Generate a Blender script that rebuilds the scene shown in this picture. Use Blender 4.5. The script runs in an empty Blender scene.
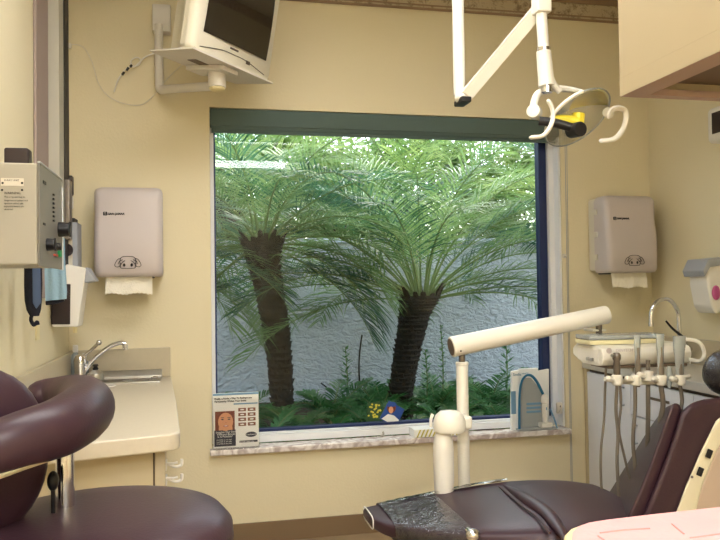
import bpy, bmesh, math, random
import numpy as np
from mathutils import Vector, Matrix, noise
random.seed(7)
C = bpy.context.scene.collection
PI = math.pi
# ------------------------------------------------------------------ camera model
FPX = 728.0
CAM = Vector((0, -3.6, 1.24)); YAW, PIT, ROLL = map(math.radians, (12.3, 1.26, .8))
cf = Vector((math.sin(YAW)*math.cos(PIT), math.cos(YAW)*math.cos(PIT), math.sin(PIT)))
r0 = Vector((math.cos(YAW), -math.sin(YAW), 0)); u0 = r0.cross(cf)
cr = r0*math.cos(ROLL)-u0*math.sin(ROLL); cu = u0*math.cos(ROLL)+r0*math.sin(ROLL)
def W(px, py, X=None, Y=None, Z=None):
    """where the line of sight through a photo pixel meets a real plane X=, Y= or Z="""
    d = cf+(px-360)/FPX*cr-(py-270)/FPX*cu
    i, v = [(i, v) for i, v in enumerate((X, Y, Z)) if v is not None][0]
    return CAM+d*((v-CAM[i])/d[i])
cam = bpy.data.cameras.new('camera'); co = bpy.data.objects.new('camera', cam); C.objects.link(co)
cam.sensor_width = 36; cam.lens = FPX/720*36; cam.clip_start = .05
m = Matrix((cr, cu, -cf)).transposed().to_4x4(); m.translation = CAM; co.matrix_world = m
bpy.context.scene.camera = co

# ------------------------------------------------------------------ materials
def lin(c):
    return tuple((x/255/12.92 if x/255 <= .04045 else ((x/255+.055)/1.055)**2.4) for x in c)+(1,)
def mat(name, rgb, rough=.5, metal=0., spec=.5, var=.04, scale=8., bump=0., bscale=60., coat=0., emit=None, trans=0., alpha=1., ior=1.45, sheen=0.):
    m = bpy.data.materials.new(name); m.use_nodes = True
    nt = m.node_tree; N = nt.nodes; L = nt.links; b = N['Principled BSDF']
    c = lin(rgb)
    tc = N.new('ShaderNodeTexCoord'); nz = N.new('ShaderNodeTexNoise'); nz.inputs['Scale'].default_value = scale; nz.inputs['Detail'].default_value = 4
    L.new(tc.outputs['Object'], nz.inputs['Vector'])
    mx = N.new('ShaderNodeMix'); mx.data_type = 'RGBA'
    mx.inputs[6].default_value = tuple(x*(1-var) for x in c[:3])+(1,); mx.inputs[7].default_value = tuple(min(1, x*(1+var)) for x in c[:3])+(1,)
    L.new(nz.outputs['Fac'], mx.inputs[0]); L.new(mx.outputs[2], b.inputs['Base Color'])
    b.inputs['Roughness'].default_value = rough; b.inputs['Metallic'].default_value = metal
    b.inputs['Specular IOR Level'].default_value = spec; b.inputs['IOR'].default_value = ior
    b.inputs['Coat Weight'].default_value = coat; b.inputs['Transmission Weight'].default_value = trans; b.inputs['Alpha'].default_value = alpha
    if bump:
        n2 = N.new('ShaderNodeTexNoise'); n2.inputs['Scale'].default_value = bscale; n2.inputs['Detail'].default_value = 5
        L.new(tc.outputs['Object'], n2.inputs['Vector'])
        bp = N.new('ShaderNodeBump'); bp.inputs['Strength'].default_value = bump; bp.inputs['Distance'].default_value = .01
        L.new(n2.outputs['Fac'], bp.inputs['Height']); L.new(bp.outputs['Normal'], b.inputs['Normal'])
    if emit:
        b.inputs['Emission Color'].default_value = lin(emit[0]); b.inputs['Emission Strength'].default_value = emit[1]
    return m
def clear_mat(name, tint, gloss=.08, rough=.05, op=0., opcol=(255, 255, 255), wrinkle=0., fk=1.):
    """thin clear plastic or glass: see-through with a fresnel reflection, optionally slightly milky"""
    m = bpy.data.materials.new(name); m.use_nodes = True
    nt = m.node_tree; N = nt.nodes; L = nt.links; N.remove(N['Principled BSDF']); out = N['Material Output']
    t = N.new('ShaderNodeBsdfTransparent'); t.inputs[0].default_value = lin(tint)
    d = N.new('ShaderNodeBsdfDiffuse'); d.inputs[0].default_value = lin(opcol)
    g = N.new('ShaderNodeBsdfGlossy'); g.inputs['Roughness'].default_value = rough
    fr = N.new('ShaderNodeFresnel'); fr.inputs[0].default_value = 1.5
    ml = N.new('ShaderNodeMath'); ml.operation = 'MULTIPLY_ADD'; ml.inputs[1].default_value = fk; ml.inputs[2].default_value = gloss
    L.new(fr.outputs[0], ml.inputs[0])
    a = N.new('ShaderNodeMixShader'); a.inputs[0].default_value = op; L.new(t.outputs[0], a.inputs[1]); L.new(d.outputs[0], a.inputs[2])
    b = N.new('ShaderNodeMixShader'); L.new(ml.outputs[0], b.inputs[0]); L.new(a.outputs[0], b.inputs[1]); L.new(g.outputs[0], b.inputs[2])
    if wrinkle:
        tc = N.new('ShaderNodeTexCoord'); nz = N.new('ShaderNodeTexNoise'); nz.inputs['Scale'].default_value = 28; nz.inputs['Detail'].default_value = 3
        nz.inputs['Distortion'].default_value = 1.5
        L.new(tc.outputs['Object'], nz.inputs['Vector']); bp = N.new('ShaderNodeBump'); bp.inputs['Strength'].default_value = wrinkle; bp.inputs['Distance'].default_value = .02
        L.new(nz.outputs['Fac'], bp.inputs['Height']); L.new(bp.outputs[0], g.inputs['Normal']); L.new(bp.outputs[0], fr.inputs['Normal'])
    L.new(b.outputs[0], out.inputs[0]); return m
def leaf_mat(name, a, b_, rough=.4, tr=.45):
    m = bpy.data.materials.new(name); m.use_nodes = True
    nt = m.node_tree; N = nt.nodes; L = nt.links; p = N['Principled BSDF']; out = N['Material Output']
    tc = N.new('ShaderNodeTexCoord'); nz = N.new('ShaderNodeTexNoise'); nz.inputs['Scale'].default_value = 6; nz.inputs['Detail'].default_value = 6
    L.new(tc.outputs['Object'], nz.inputs['Vector'])
    rp = N.new('ShaderNodeValToRGB'); rp.color_ramp.elements[0].position = .35; rp.color_ramp.elements[1].position = .65
    rp.color_ramp.elements[0].color = lin(a); rp.color_ramp.elements[1].color = lin(b_)
    L.new(nz.outputs['Fac'], rp.inputs[0]); L.new(rp.outputs[0], p.inputs['Base Color']); p.inputs['Roughness'].default_value = rough
    t = N.new('ShaderNodeBsdfTranslucent'); L.new(rp.outputs[0], t.inputs[0])
    mx = N.new('ShaderNodeMixShader'); mx.inputs[0].default_value = tr
    L.new(p.outputs[0], mx.inputs[1]); L.new(t.outputs[0], mx.inputs[2]); L.new(mx.outputs[0], out.inputs[0]); return m
M = {}
M['wall'] = mat('wall_paint', (230, 219, 187), .75, var=.02, scale=2, bump=.12, bscale=90)
M['ceiling'] = mat('ceiling_paint', (232, 228, 212), .85, bump=.2, bscale=120)
M['floor'] = mat('floor_vinyl', (164, 142, 112), .45, var=.12, scale=18)
M['base'] = mat('baseboard_vinyl', (128, 106, 80), .5)
M['laminate'] = mat('worktop_laminate', (210, 200, 180), .32, var=.05, scale=60)
M['splash'] = mat('backsplash_laminate', (196, 184, 158), .35, var=.05, scale=40)
M['cabinet'] = mat('cabinet_laminate', (198, 185, 154), .5)
M['uppercab'] = mat('upper_cabinet_laminate', (176, 160, 128), .5, var=.02)
M['mauve'] = mat('mauve_edging', (176, 150, 136), .5)
M['recess'] = mat('recess_brown', (112, 94, 78), .6)
M['greycab'] = mat('grey_white_laminate', (226, 228, 236), .4, var=.02)
M['cabgap'] = mat('cabinet_gap_dark', (96, 84, 70), .7)
M['greytop'] = mat('grey_worktop', (196, 192, 184), .3, var=.05, scale=50)
M['white'] = mat('white_plastic', (236, 232, 224), .35, var=.02, coat=.2)
M['enamel'] = mat('cream_white_enamel', (236, 232, 221), .28, var=.02, coat=.4)
M['disp'] = mat('pearl_grey_plastic', (200, 190, 188), .38, var=.02)
M['disp_side'] = mat('pale_dispenser_base_plastic', (216, 210, 196), .4, var=.02)
M['paper'] = mat('paper_towel', (242, 236, 220), .9, bump=.3, bscale=150)
M['black'] = mat('black_plastic', (22, 20, 22), .35)
M['ink'] = mat('black_ink', (24, 22, 24), .6)
M['darkbrown'] = mat('dark_brown_plastic', (46, 34, 34), .4)
M['chrome'] = mat('chrome', (225, 225, 228), .12, 1., var=.01)
M['steel'] = mat('brushed_steel', (190, 188, 182), .28, 1., var=.05, scale=60)
M['gunmetal'] = mat('dull_metal', (120, 112, 104), .35, .8)
M['vinyl'] = mat('burgundy_vinyl', (58, 37, 46), .4, spec=.45, var=.06, scale=5, bump=.06, bscale=160, coat=.04)
M['vinyl_seam'] = mat('burgundy_piping', (60, 33, 38), .4)
M['xray'] = mat('xray_beige_enamel', (172, 166, 152), .5, var=.03)
M['xpanel'] = mat('control_panel_grey', (120, 116, 108), .45, var=.05, coat=.05)
M['silver'] = mat('silver_trim', (196, 200, 204), .3, .6)
M['mast'] = mat('mast_grey_enamel', (188, 184, 170), .5)
M['mastdark'] = mat('mast_unlit_side', (44, 40, 36), .6)  # darkness of the mast's unlit side put into the colour
M['mastmauve'] = mat('mast_mauve_channel', (160, 144, 138), .6)
M['green'] = mat('green_button', (30, 120, 70), .4, emit=((40, 150, 90), .15))
M['red'] = mat('red_mark', (190, 70, 50), .5)
M['bluecloth'] = mat('pale_blue_cloth', (150, 182, 202), .9, bump=.3, bscale=120)
M['navy'] = mat('navy_cloth', (26, 28, 44), .8, bump=.3, bscale=120)
M['slateblue'] = mat('slate_blue_cloth', (92, 112, 150), .8)
M['tv'] = mat('television_cream_plastic', (236, 230, 212), .4, var=.02)
M['screen'] = mat('dark_television_glass', (34, 28, 24), .12, coat=1., spec=.7)
M['tvplate'] = mat('white_bracket_enamel', (226, 220, 210), .45)
M['ivory'] = mat('ivory_cap', (240, 226, 176), .4)
M['shade'] = mat('blind_green_grey_fabric', (86, 104, 100), .8, bump=.15, bscale=200)
M['frame'] = mat('window_frame_white', (234, 235, 238), .4)
M['bluesash'] = mat('dark_blue_gasket', (34, 48, 92), .5)
M['glass'] = clear_mat('window_glass', (228, 232, 232), gloss=.0, rough=.01, fk=.3)
M['acrylic'] = clear_mat('clear_acrylic', (254, 254, 254), fk=.4, gloss=0., rough=.06)
M['sleeve'] = clear_mat('clear_sleeve_plastic', (215, 226, 230), gloss=.05, rough=.15, op=.42, opcol=(232, 240, 242), wrinkle=.3)
M['wrap'] = clear_mat('clear_chair_wrap', (244, 244, 246), gloss=.02, rough=.1, op=.03, opcol=(214, 214, 220), wrinkle=.35)
M['lens'] = clear_mat('clear_lamp_shield', (252, 252, 248), gloss=.04, rough=.05, op=.08)  # slight white haze mixed in so the clear shield looks brighter
M['cream_tray'] = mat('cream_tray_plastic', (226, 218, 176), .5)
M['hose'] = mat('grey_hose', (118, 108, 96), .45, var=.08, scale=30)
M['amber'] = mat('amber_reflector', (246, 226, 60), .4, 0)
M['mirror'] = mat('mirror_reflector', (214, 218, 222), .4, .7)
M['hardpink'] = mat('pink_paper_liner', (228, 166, 166), .8, var=.05, scale=14, bump=.3, bscale=50)
M['pinkline'] = mat('pink_fold_line', (226, 146, 140), .8)
M['butter'] = mat('butter_tray_plastic', (222, 208, 158), .45)
M['rearshell'] = mat('chair_beige_shell', (190, 170, 152), .45)
M['shellrim'] = mat('chair_cream_rim', (222, 214, 186), .4)
M['bluearch'] = mat('blue_arch_plastic', (40, 112, 150), .3)
M['bluepale'] = mat('pale_blue_print', (120, 160, 190), .5)
M['panelgrey'] = mat('grey_card', (166, 170, 168), .5)
M['cardwhite'] = mat('white_card', (246, 246, 242), .5)
M['darkprint'] = mat('dark_print', (34, 38, 56), .5)
M['skin'] = mat('printed_skin', (222, 158, 118), .5, var=.1, scale=20)
M['hair'] = mat('printed_hair', (116, 52, 34), .5, var=.2, scale=40)
M['lips'] = mat('printed_lips', (176, 70, 66), .5)
M['gum'] = mat('printed_brown', (130, 82, 64), .5)
M['photoblue'] = mat('printed_blue', (40, 78, 150), .4, var=.2, scale=60)
M['photogreen'] = mat('printed_green', (50, 84, 50), .4, var=.5, scale=120)
M['photoyellow'] = mat('printed_yellow', (210, 200, 70), .5)
M['cream_stripe'] = mat('olive_yellow_print', (196, 182, 96), .5)
M['pinkgel'] = mat('pink_soap', (196, 90, 150), .3)
M['greyplas'] = mat('grey_hood_plastic', (160, 164, 172), .4)
M['clearbottle'] = mat('clear_bottle', (205, 214, 216), .12, trans=.75, ior=1.3)
M['trunk'] = mat('palm_trunk_bark', (52, 44, 36), .95, var=.5, scale=22, bump=1., bscale=40)
M['husk'] = mat('palm_boot_fibre', (62, 50, 38), .95, var=.5, scale=30, bump=.8)
M['soil'] = mat('garden_mulch', (70, 58, 44), .95, var=.5, scale=16, bump=1., bscale=18)
M['rachis'] = mat('frond_stalk', (124, 142, 84), .5, var=.2)
M['leaf'] = leaf_mat('palm_leaflet', (98, 134, 76), (152, 178, 114))
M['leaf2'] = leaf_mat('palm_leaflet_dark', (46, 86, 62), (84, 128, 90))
M['leaf3'] = leaf_mat('bright_foliage', (108, 144, 74), (172, 190, 110), tr=.5)
M['fern'] = leaf_mat('fern_leaf', (58, 112, 62), (96, 152, 84))
# stucco: coarse trowelled relief
def stucco():
    m = mat('garden_wall_stucco', (214, 215, 220), .9, var=.07, scale=5); nt = m.node_tree; N = nt.nodes; L = nt.links
    tc = N['Texture Coordinate']; mp = N.new('ShaderNodeMapping'); mp.inputs['Scale'].default_value = (1, 1, 1.7)
    L.new(tc.outputs['Object'], mp.inputs[0])
    n = N.new('ShaderNodeTexNoise'); n.inputs['Scale'].default_value = 17; n.inputs['Detail'].default_value = 5; n.inputs['Distortion'].default_value = .8
    L.new(mp.outputs[0], n.inputs['Vector']); bp = N.new('ShaderNodeBump'); bp.inputs['Strength'].default_value = 1; bp.inputs['Distance'].default_value = .055
    L.new(n.outputs['Fac'], bp.inputs['Height']); L.new(bp.outputs[0], N['Principled BSDF'].inputs['Normal']); return m
M['stucco'] = stucco()
def marble():
    m = mat('sill_marble', (232, 226, 220), .25); nt = m.node_tree; N = nt.nodes; L = nt.links
    n = N.new('ShaderNodeTexNoise'); n.inputs['Scale'].default_value = 9; n.inputs['Detail'].default_value = 8; n.inputs['Distortion'].default_value = 2.2
    L.new(N['Texture Coordinate'].outputs['Object'], n.inputs['Vector'])
    r = N.new('ShaderNodeValToRGB'); r.color_ramp.elements[0].position = .4; r.color_ramp.elements[0].color = lin((186, 172, 168)); r.color_ramp.elements[1].position = .58; r.color_ramp.elements[1].color = lin((236, 230, 226))
    L.new(n.outputs['Fac'], r.inputs[0]); L.new(r.outputs[0], N['Principled BSDF'].inputs['Base Color']); return m
M['marble'] = marble()
def border():
    """wallpaper border: mottled acanthus-like scroll band between two plain stripes"""
    m = mat('wallpaper_border', (170, 150, 120), .7); nt = m.node_tree; N = nt.nodes; L = nt.links
    tc = N['Texture Coordinate']
    v = N.new('ShaderNodeTexVoronoi'); v.inputs['Scale'].default_value = 26; L.new(tc.outputs['Object'], v.inputs['Vector'])
    n = N.new('ShaderNodeTexNoise'); n.inputs['Scale'].default_value = 30; n.inputs['Detail'].default_value = 5; n.inputs['Distortion'].default_value = 3; L.new(tc.outputs['Object'], n.inputs['Vector'])
    ad = N.new('ShaderNodeMath'); ad.operation = 'MULTIPLY_ADD'; ad.inputs[1].default_value = .5; L.new(v.outputs['Distance'], ad.inputs[0]); L.new(n.outputs['Fac'], ad.inputs[2])
    r = N.new('ShaderNodeValToRGB'); r.color_ramp.elements[0].position = .5; r.color_ramp.elements[0].color = lin((140, 122, 98)); r.color_ramp.elements[1].position = .8; r.color_ramp.elements[1].color = lin((192, 178, 150))
    L.new(ad.outputs[0], r.inputs[0]); L.new(r.outputs[0], N['Principled BSDF'].inputs['Base Color']); return m
M['border'] = border()
M['borderline'] = mat('border_stripe', (150, 126, 102), .6)

# ------------------------------------------------------------------ mesh builder
def crv(pts, n=6):
    pts = [Vector(p) for p in pts]
    if len(pts) < 3: return pts
    out = []; P = [pts[0]*2-pts[1]]+pts+[pts[-1]*2-pts[-2]]
    for i in range(1, len(P)-2):
        a, b, c, d = P[i-1:i+3]
        for k in range(n):
            t = k/n
            out.append(.5*((2*b)+(c-a)*t+(2*a-5*b+4*c-d)*t*t+(-a+3*b-3*c+d)*t**3))
    out.append(pts[-1]); return out
class MB:
    def __init__(s): s.v = []; s.f = []
    def raw(s, vs, fs, Mx=None):
        k = len(s.v)
        s.v += [tuple(Mx @ Vector(p)) if Mx else tuple(p) for p in vs]; s.f += [tuple(i+k for i in f) for f in fs]; return s
    def bmadd(s, bm, Mx=None):
        bm.verts.index_update(); bm.verts.ensure_lookup_table()
        s.raw([v.co.copy() for v in bm.verts], [[v.index for v in f.verts] for f in bm.faces], Mx); bm.free(); return s
    def box(s, x0, x1, y0, y1, z0, z1, bev=0., seg=2, Mx=None):
        bm = bmesh.new(); bmesh.ops.create_cube(bm, size=1)
        for v in bm.verts: v.co = Vector(((x0+x1)/2+v.co.x*(x1-x0), (y0+y1)/2+v.co.y*(y1-y0), (z0+z1)/2+v.co.z*(z1-z0)))
        if bev: bmesh.ops.bevel(bm, geom=bm.edges[:], offset=min(bev, .48*min(x1-x0, y1-y0, z1-z0)), segments=seg, affect='EDGES', profile=.5)
        return s.bmadd(bm, Mx)
    def prism(s, poly, d, bev=0., seg=2, Mx=None):
        """poly: list of 3D points; d: extrusion vector"""
        poly = [Vector(p) for p in poly]; d = Vector(d)
        bm = bmesh.new(); vs = [bm.verts.new(p) for p in poly]; f = bm.faces.new(vs)
        r = bmesh.ops.extrude_face_region(bm, geom=[f]); nv = [g for g in r['geom'] if isinstance(g, bmesh.types.BMVert)]
        bmesh.ops.translate(bm, verts=nv, vec=d); bmesh.ops.recalc_face_normals(bm, faces=bm.faces[:])
        if bev: bmesh.ops.bevel(bm, geom=bm.edges[:], offset=bev, segments=seg, affect='EDGES', profile=.5)
        return s.bmadd(bm, Mx)
    def rings(s, rs, cap=True, closed=False, Mx=None):
        n = len(rs[0]); vs = [p for r in rs for p in r]; fs = []
        for i in range(len(rs)-(0 if closed else 1)):
            j = (i+1) % len(rs)
            for k in range(n): fs.append((i*n+k, i*n+(k+1) % n, j*n+(k+1) % n, j*n+k))
        if cap and not closed: fs.append(tuple(range(n-1, -1, -1))); fs.append(tuple((len(rs)-1)*n+k for k in range(n)))
        return s.raw(vs, fs, Mx)
    def tube(s, pts, r, seg=12, smooth=6, r1=None, round_=False, flat=1., Mx=None):
        P = crv(pts, smooth) if smooth and len(pts) > 2 else [Vector(p) for p in pts]
        n = len(P); rs = []; nrm = None
        L = [0]
        for i in range(1, n): L.append(L[-1]+(P[i]-P[i-1]).length)
        rf = (lambda t: r(t)) if callable(r) else (lambda t: r+((r1 if r1 is not None else r)-r)*t)
        fr = []
        for i in range(n):
            t = (P[min(i+1, n-1)]-P[max(i-1, 0)]).normalized()
            if nrm is None:
                nrm = t.orthogonal().normalized() if abs(t.z) > .9 else t.cross(Vector((0, 0, 1))).normalized()
            nrm = (nrm-t*nrm.dot(t)).normalized(); fr.append((t, nrm, t.cross(nrm)))
        def ring(c, f, rad): return [c+f[1]*math.cos(2*PI*k/seg)*rad+f[2]*math.sin(2*PI*k/seg)*rad*flat for k in range(seg)]
        R = [rf(l/L[-1]) for l in L]
        if round_:
            for a in (.05, .35, .65, .9): rs.append(ring(P[0]-fr[0][0]*R[0]*math.cos(a*PI/2), fr[0], R[0]*math.sin(a*PI/2)))
        for i in range(n): rs.append(ring(P[i], fr[i], R[i]))
        if round_:
            for a in (.9, .65, .35, .05): rs.append(ring(P[-1]+fr[-1][0]*R[-1]*math.cos(a*PI/2), fr[-1], R[-1]*math.sin(a*PI/2)))
        return s.rings(rs, Mx=Mx)
    def cyl(s, a, b, r, r1=None, seg=24, bev=0.):
        a, b = Vector(a), Vector(b); t = (b-a).normalized(); L = (b-a).length; r1 = r if r1 is None else r1
        x = t.orthogonal().normalized(); y = t.cross(x)
        pr = [(0, r), (L, r1)] if not bev else [(0, r-bev), (bev*.3, r-bev*.3), (bev, r), (L-bev, r1), (L-bev*.3, r1-bev*.3), (L, r1-bev)]
        return s.rings([[a+t*h+(x*math.cos(2*PI*k/seg)+y*math.sin(2*PI*k/seg))*q for k in range(seg)] for h, q in pr])
    def lathe(s, prof, Mx=None, seg=24):
        """prof: (radius, height) list about local Z"""
        return s.rings([[Vector((max(q, 1e-4)*math.cos(2*PI*k/seg), max(q, 1e-4)*math.sin(2*PI*k/seg), h)) for k in range(seg)] for q, h in prof], Mx=Mx)
    def ball(s, c, r, Mx=None, u=24, v=14):
        r = (r, r, r) if not isinstance(r, tuple) else r
        bm = bmesh.new(); bmesh.ops.create_uvsphere(bm, u_segments=u, v_segments=v, radius=1)
        for w in bm.verts: w.co = Vector((w.co.x*r[0]+c[0], w.co.y*r[1]+c[1], w.co.z*r[2]+c[2]))
        return s.bmadd(bm, Mx)
    def text(s, st, size, Mx, ex=.0006, fat=0.):
        cu_ = bpy.data.curves.new('t', 'FONT'); cu_.body = st; cu_.size = size; cu_.extrude = ex; cu_.offset = fat; cu_.align_x = 'LEFT'; cu_.resolution_u = 2
        ob = bpy.data.objects.new('t', cu_); me = bpy.data.meshes.new_from_object(ob)
        s.raw([v.co.copy() for v in me.vertices], [tuple(p.vertices) for p in me.polygons], Mx)
        bpy.data.objects.remove(ob); bpy.data.curves.remove(cu_); bpy.data.meshes.remove(me); return s
    def build(s, name, material, parent=None, smooth=35, sub=0):
        org = ORG.get(parent.name) if parent else None
        vs = s.v
        if parent is None:
            a = np.array(s.v); org = Vector(((a[:, 0].min()+a[:, 0].max())/2, (a[:, 1].min()+a[:, 1].max())/2, a[:, 2].min()))
        vs = [(p[0]-org.x, p[1]-org.y, p[2]-org.z) for p in s.v]
        me = bpy.data.meshes.new(name); me.from_pydata(vs, [], s.f); me.update()
        bm = bmesh.new(); bm.from_mesh(me); bmesh.ops.recalc_face_normals(bm, faces=bm.faces[:]); bm.to_mesh(me); bm.free()
        me.materials.append(M[material])
        if smooth:
            me.shade_smooth(); me.set_sharp_from_angle(angle=math.radians(smooth))
        o = bpy.data.objects.new(name, me); C.objects.link(o)
        if smooth and smooth <= 40:
            wn = o.modifiers.new('weighted_normal', 'WEIGHTED_NORMAL'); wn.keep_sharp = True
        if parent: o.parent = parent
        else: o.location = org
        ORG[o.name] = org
        if sub:
            md = o.modifiers.new('s', 'SUBSURF'); md.levels = sub; md.render_levels = sub
        return o
ORG = {}
def thing(name, label, cat, loc, group=None):
    o = bpy.data.objects.new(name, None); C.objects.link(o); o.location = loc; o.empty_display_size = .05
    ORG[o.name] = Vector(loc); return tag(o, label, cat, group)
def tag(o, label, cat, group=None, kind=None):
    o['label'] = label; o['category'] = cat
    if group: o['group'] = group
    if kind: o['kind'] = kind
    return o
def struct(name, mb, material, parent=None, label=None, cat=None):
    o = mb.build(name, material, parent)
    if parent is None:
        o['kind'] = 'structure'
        if label: o['label'] = label; o['category'] = cat
    return o
def frame_back(x, y, z):   # lettering facing the room on the back wall: X right, Z up
    return Matrix.Translation((x, y, z)) @ Matrix.Rotation(PI/2, 4, 'X')

# ================================================================== ROOM
XL, XR, YB, YN, HC = -.604, 2.44, 0.0, -6.2, 2.80
OX0, OX1, OZ0, OZ1 = .045, 1.905, .44, 2.122      # window opening
WT = .16
b = MB(); b.box(XL-.1, XR+.1, YN-.1, YB+WT, -.1, 0); struct('floor', b, 'floor', label='tan vinyl floor below the window wall', cat='floor')
b = MB(); b.box(XL-.1, XR+.1, YN-.1, YB+WT, HC, HC+.1); struct('ceiling', b, 'ceiling', label='pale ceiling above the wallpaper border', cat='ceiling')
b = MB(); b.box(XL-.1, XL, YN-.1, YB+WT, 0, HC); struct('wall_left', b, 'wall', label='cream side wall behind the grey x-ray control box', cat='wall')
b = MB(); b.box(XR, XR+.1, YN-.1, YB+WT, 0, HC); struct('wall_right', b, 'wall', label='cream side wall behind the gooseneck tap', cat='wall')
b = MB(); b.box(XL, XR, YN-.1, YN, 0, HC); struct('wall_rear', b, 'wall')
b = MB()
b.box(XL, OX0, YB, YB+WT, 0, HC); b.box(OX1, XR, YB, YB+WT, 0, HC); b.box(OX0, OX1, YB, YB+WT, 0, OZ0); b.box(OX0, OX1, YB, YB+WT, OZ1, HC)
struct('wall_back', b, 'wall', label='cream wall around the large palm view window', cat='wall')
b = MB(); b.box(XL+.4, XR-.44, YB-.012, YB, 0, .098, .003); struct('baseboard_back', b, 'base', label='brown baseboard strip under the window', cat='baseboard')
tr = MB(); tr.box(XL, XR, YB-.004, YB, 2.672, HC); t1 = struct('trim_1', tr, 'border', label='mottled brown scroll wallpaper border above the window', cat='wallpaper border')
q = MB(); q.box(XL, XR, YB-.010, YB-.004, 2.669, 2.682, .002); q.box(XL, XR, YB-.008, YB-.004, 2.693, 2.699); q.box(XL, XR, YB-.010, YB-.004, 2.765, 2.80); q.build('border_stripe', 'borderline', t1)
tr = MB(); tr.box(XR-.004, XR, YN, YB-.01, 2.672, HC); struct('trim_2', tr, 'border')
# ---- window
w = bpy.data.objects.new('window_1', None); C.objects.link(w); w.location = (1, .1, OZ0); ORG['window_1'] = Vector((1, .1, OZ0))
tag(w, 'large white framed window looking out on palms', 'window', kind='structure')
FY0, FY1 = .085, .15
b = MB()
b.box(OX0+.001, OX0+.02, FY0, FY1, OZ0+.03, OZ1-.001, .003); b.box(OX1-.042, OX1-.001, FY0-.02, FY1, OZ0+.03, OZ1-.001, .004); b.box(OX1-.012, OX1-.001, .010, FY0-.018, OZ0+.03, OZ1-.09, .002)
b.box(OX0+.02, OX1-.042, FY0-.03, FY1, OZ0+.03, OZ0+.066, .004); b.box(OX0+.02, OX1-.042, FY0, FY1, OZ1-.05, OZ1-.001, .004)
b.box(OX0+.02, OX1-.042, FY0-.012, FY0+.02, OZ0+.066, OZ0+.076, .003)
b.build('window_frame', 'frame', w)
b = MB()
gx0, gx1, gz0, gz1 = OX0+.02, OX1-.042, OZ0+.076, OZ1-.05
b.box(gx0, gx0+.008, FY0+.01, FY1-.01, gz0, gz1); b.box(gx1-.045, gx1, FY0+.005, FY1-.01, gz0, gz1, .003); b.box(gx0, gx1, FY0+.005, FY1-.01, gz0, gz0+.012); b.box(gx0, gx1, FY0+.01, FY1-.01, gz1-.01, gz1)
b.build('sash', 'bluesash', w)
b = MB(); b.box(gx0+.006, gx1-.012, FY0+.03, FY0+.034, gz0+.01, gz1-.006); b.build('pane', 'glass', w, smooth=0)
lp = W(381, 437, Y=.055)
b = MB(); b.box(lp.x-.022, lp.x+.022, .045, .06, lp.z-.014, lp.z+.006, .004); b.cyl((lp.x, .05, lp.z), (lp.x, .03, lp.z+.002), .011); b.tube([(lp.x, .035, lp.z), (lp.x+.008, .03, lp.z+.02), (lp.x+.004, .03, lp.z+.032)], .005); b.build('latch', 'steel', w)
b = MB(); b.box(OX0-.012, OX1+.01, -.045, FY0-.02, OZ0-.002, OZ0+.026, .006, 3); struct('trim_3', b, 'marble', label='pale veined marble window sill', cat='window sill')
# ---- roller blind cassette
t = thing('roller_blind', 'dark green grey roller blind rolled up across the window top', 'window blind', (1, .03, 2.0))
b = MB(); b.box(OX0+.003, OX1-.004, .004, .075, 2.035, OZ1-.003, .004); b.build('cassette', 'shade', t)
b = MB(); b.cyl((OX0+.01, .045, 2.04), (OX1-.02, .045, 2.04), .034, seg=28); b.build('fabric_roll', 'shade', t)
b = MB(); b.box(OX0+.012, OX1-.022, .012, .024, 2.0, 2.014, .003); b.build('bottom_rail', 'shade', t)
# blind cord on the right side with its tensioner
cx = 1.925
t = thing('blind_cord', 'thin blind cord hanging down the wall beside the window', 'cord', (cx, -.02, .15))
b = MB(); b.tube([(cx-.004, -.02, 2.05), (cx-.003, -.012, 1.2), (cx-.004, -.012, .15)], .0016, 6, 1); b.tube([(cx+.006, -.02, 2.05), (cx+.004, -.012, 1.2), (cx+.003, -.012, .15)], .0016, 6, 1); b.build('cord', 'greyplas', t)
b = MB(); b.box(cx-.012, cx+.012, -.022, -.001, 2.05, 2.08, .004); b.build('top_bracket', 'white', t)
q = W(560, 408, Y=-.01)
t = thing('cord_cleat', 'small clear cleat beside the lower right window corner', 'cord cleat', (q.x, -.01, q.z-.03))
b = MB(); b.box(q.x-.02, q.x+.012, -.016, -.001, q.z-.03, q.z+.03, .005); b.tube([(q.x-.014, -.018, q.z-.024), (q.x-.004, -.03, q.z), (q.x+.006, -.018, q.z+.024)], .004, 8); b.build('hook', 'disp_side', t)
b = MB(); b.ball((q.x, -.018, q.z+.01), (.005, .003, .005)); b.build('screw', 'black', t)
q = W(564, 256, Y=0)
b = MB(); b.cyl((q.x, 0, q.z), (q.x, -.012, q.z), .006); b.ball((q.x, -.014, q.z), .008, u=12, v=8); b.box(q.x-.012, q.x+.012, -.003, 0, q.z-.012, q.z+.012, .001); tag(b.build('wall_hook', 'disp_side'), 'tiny metal hook in the wall right of the window', 'hook')

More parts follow.
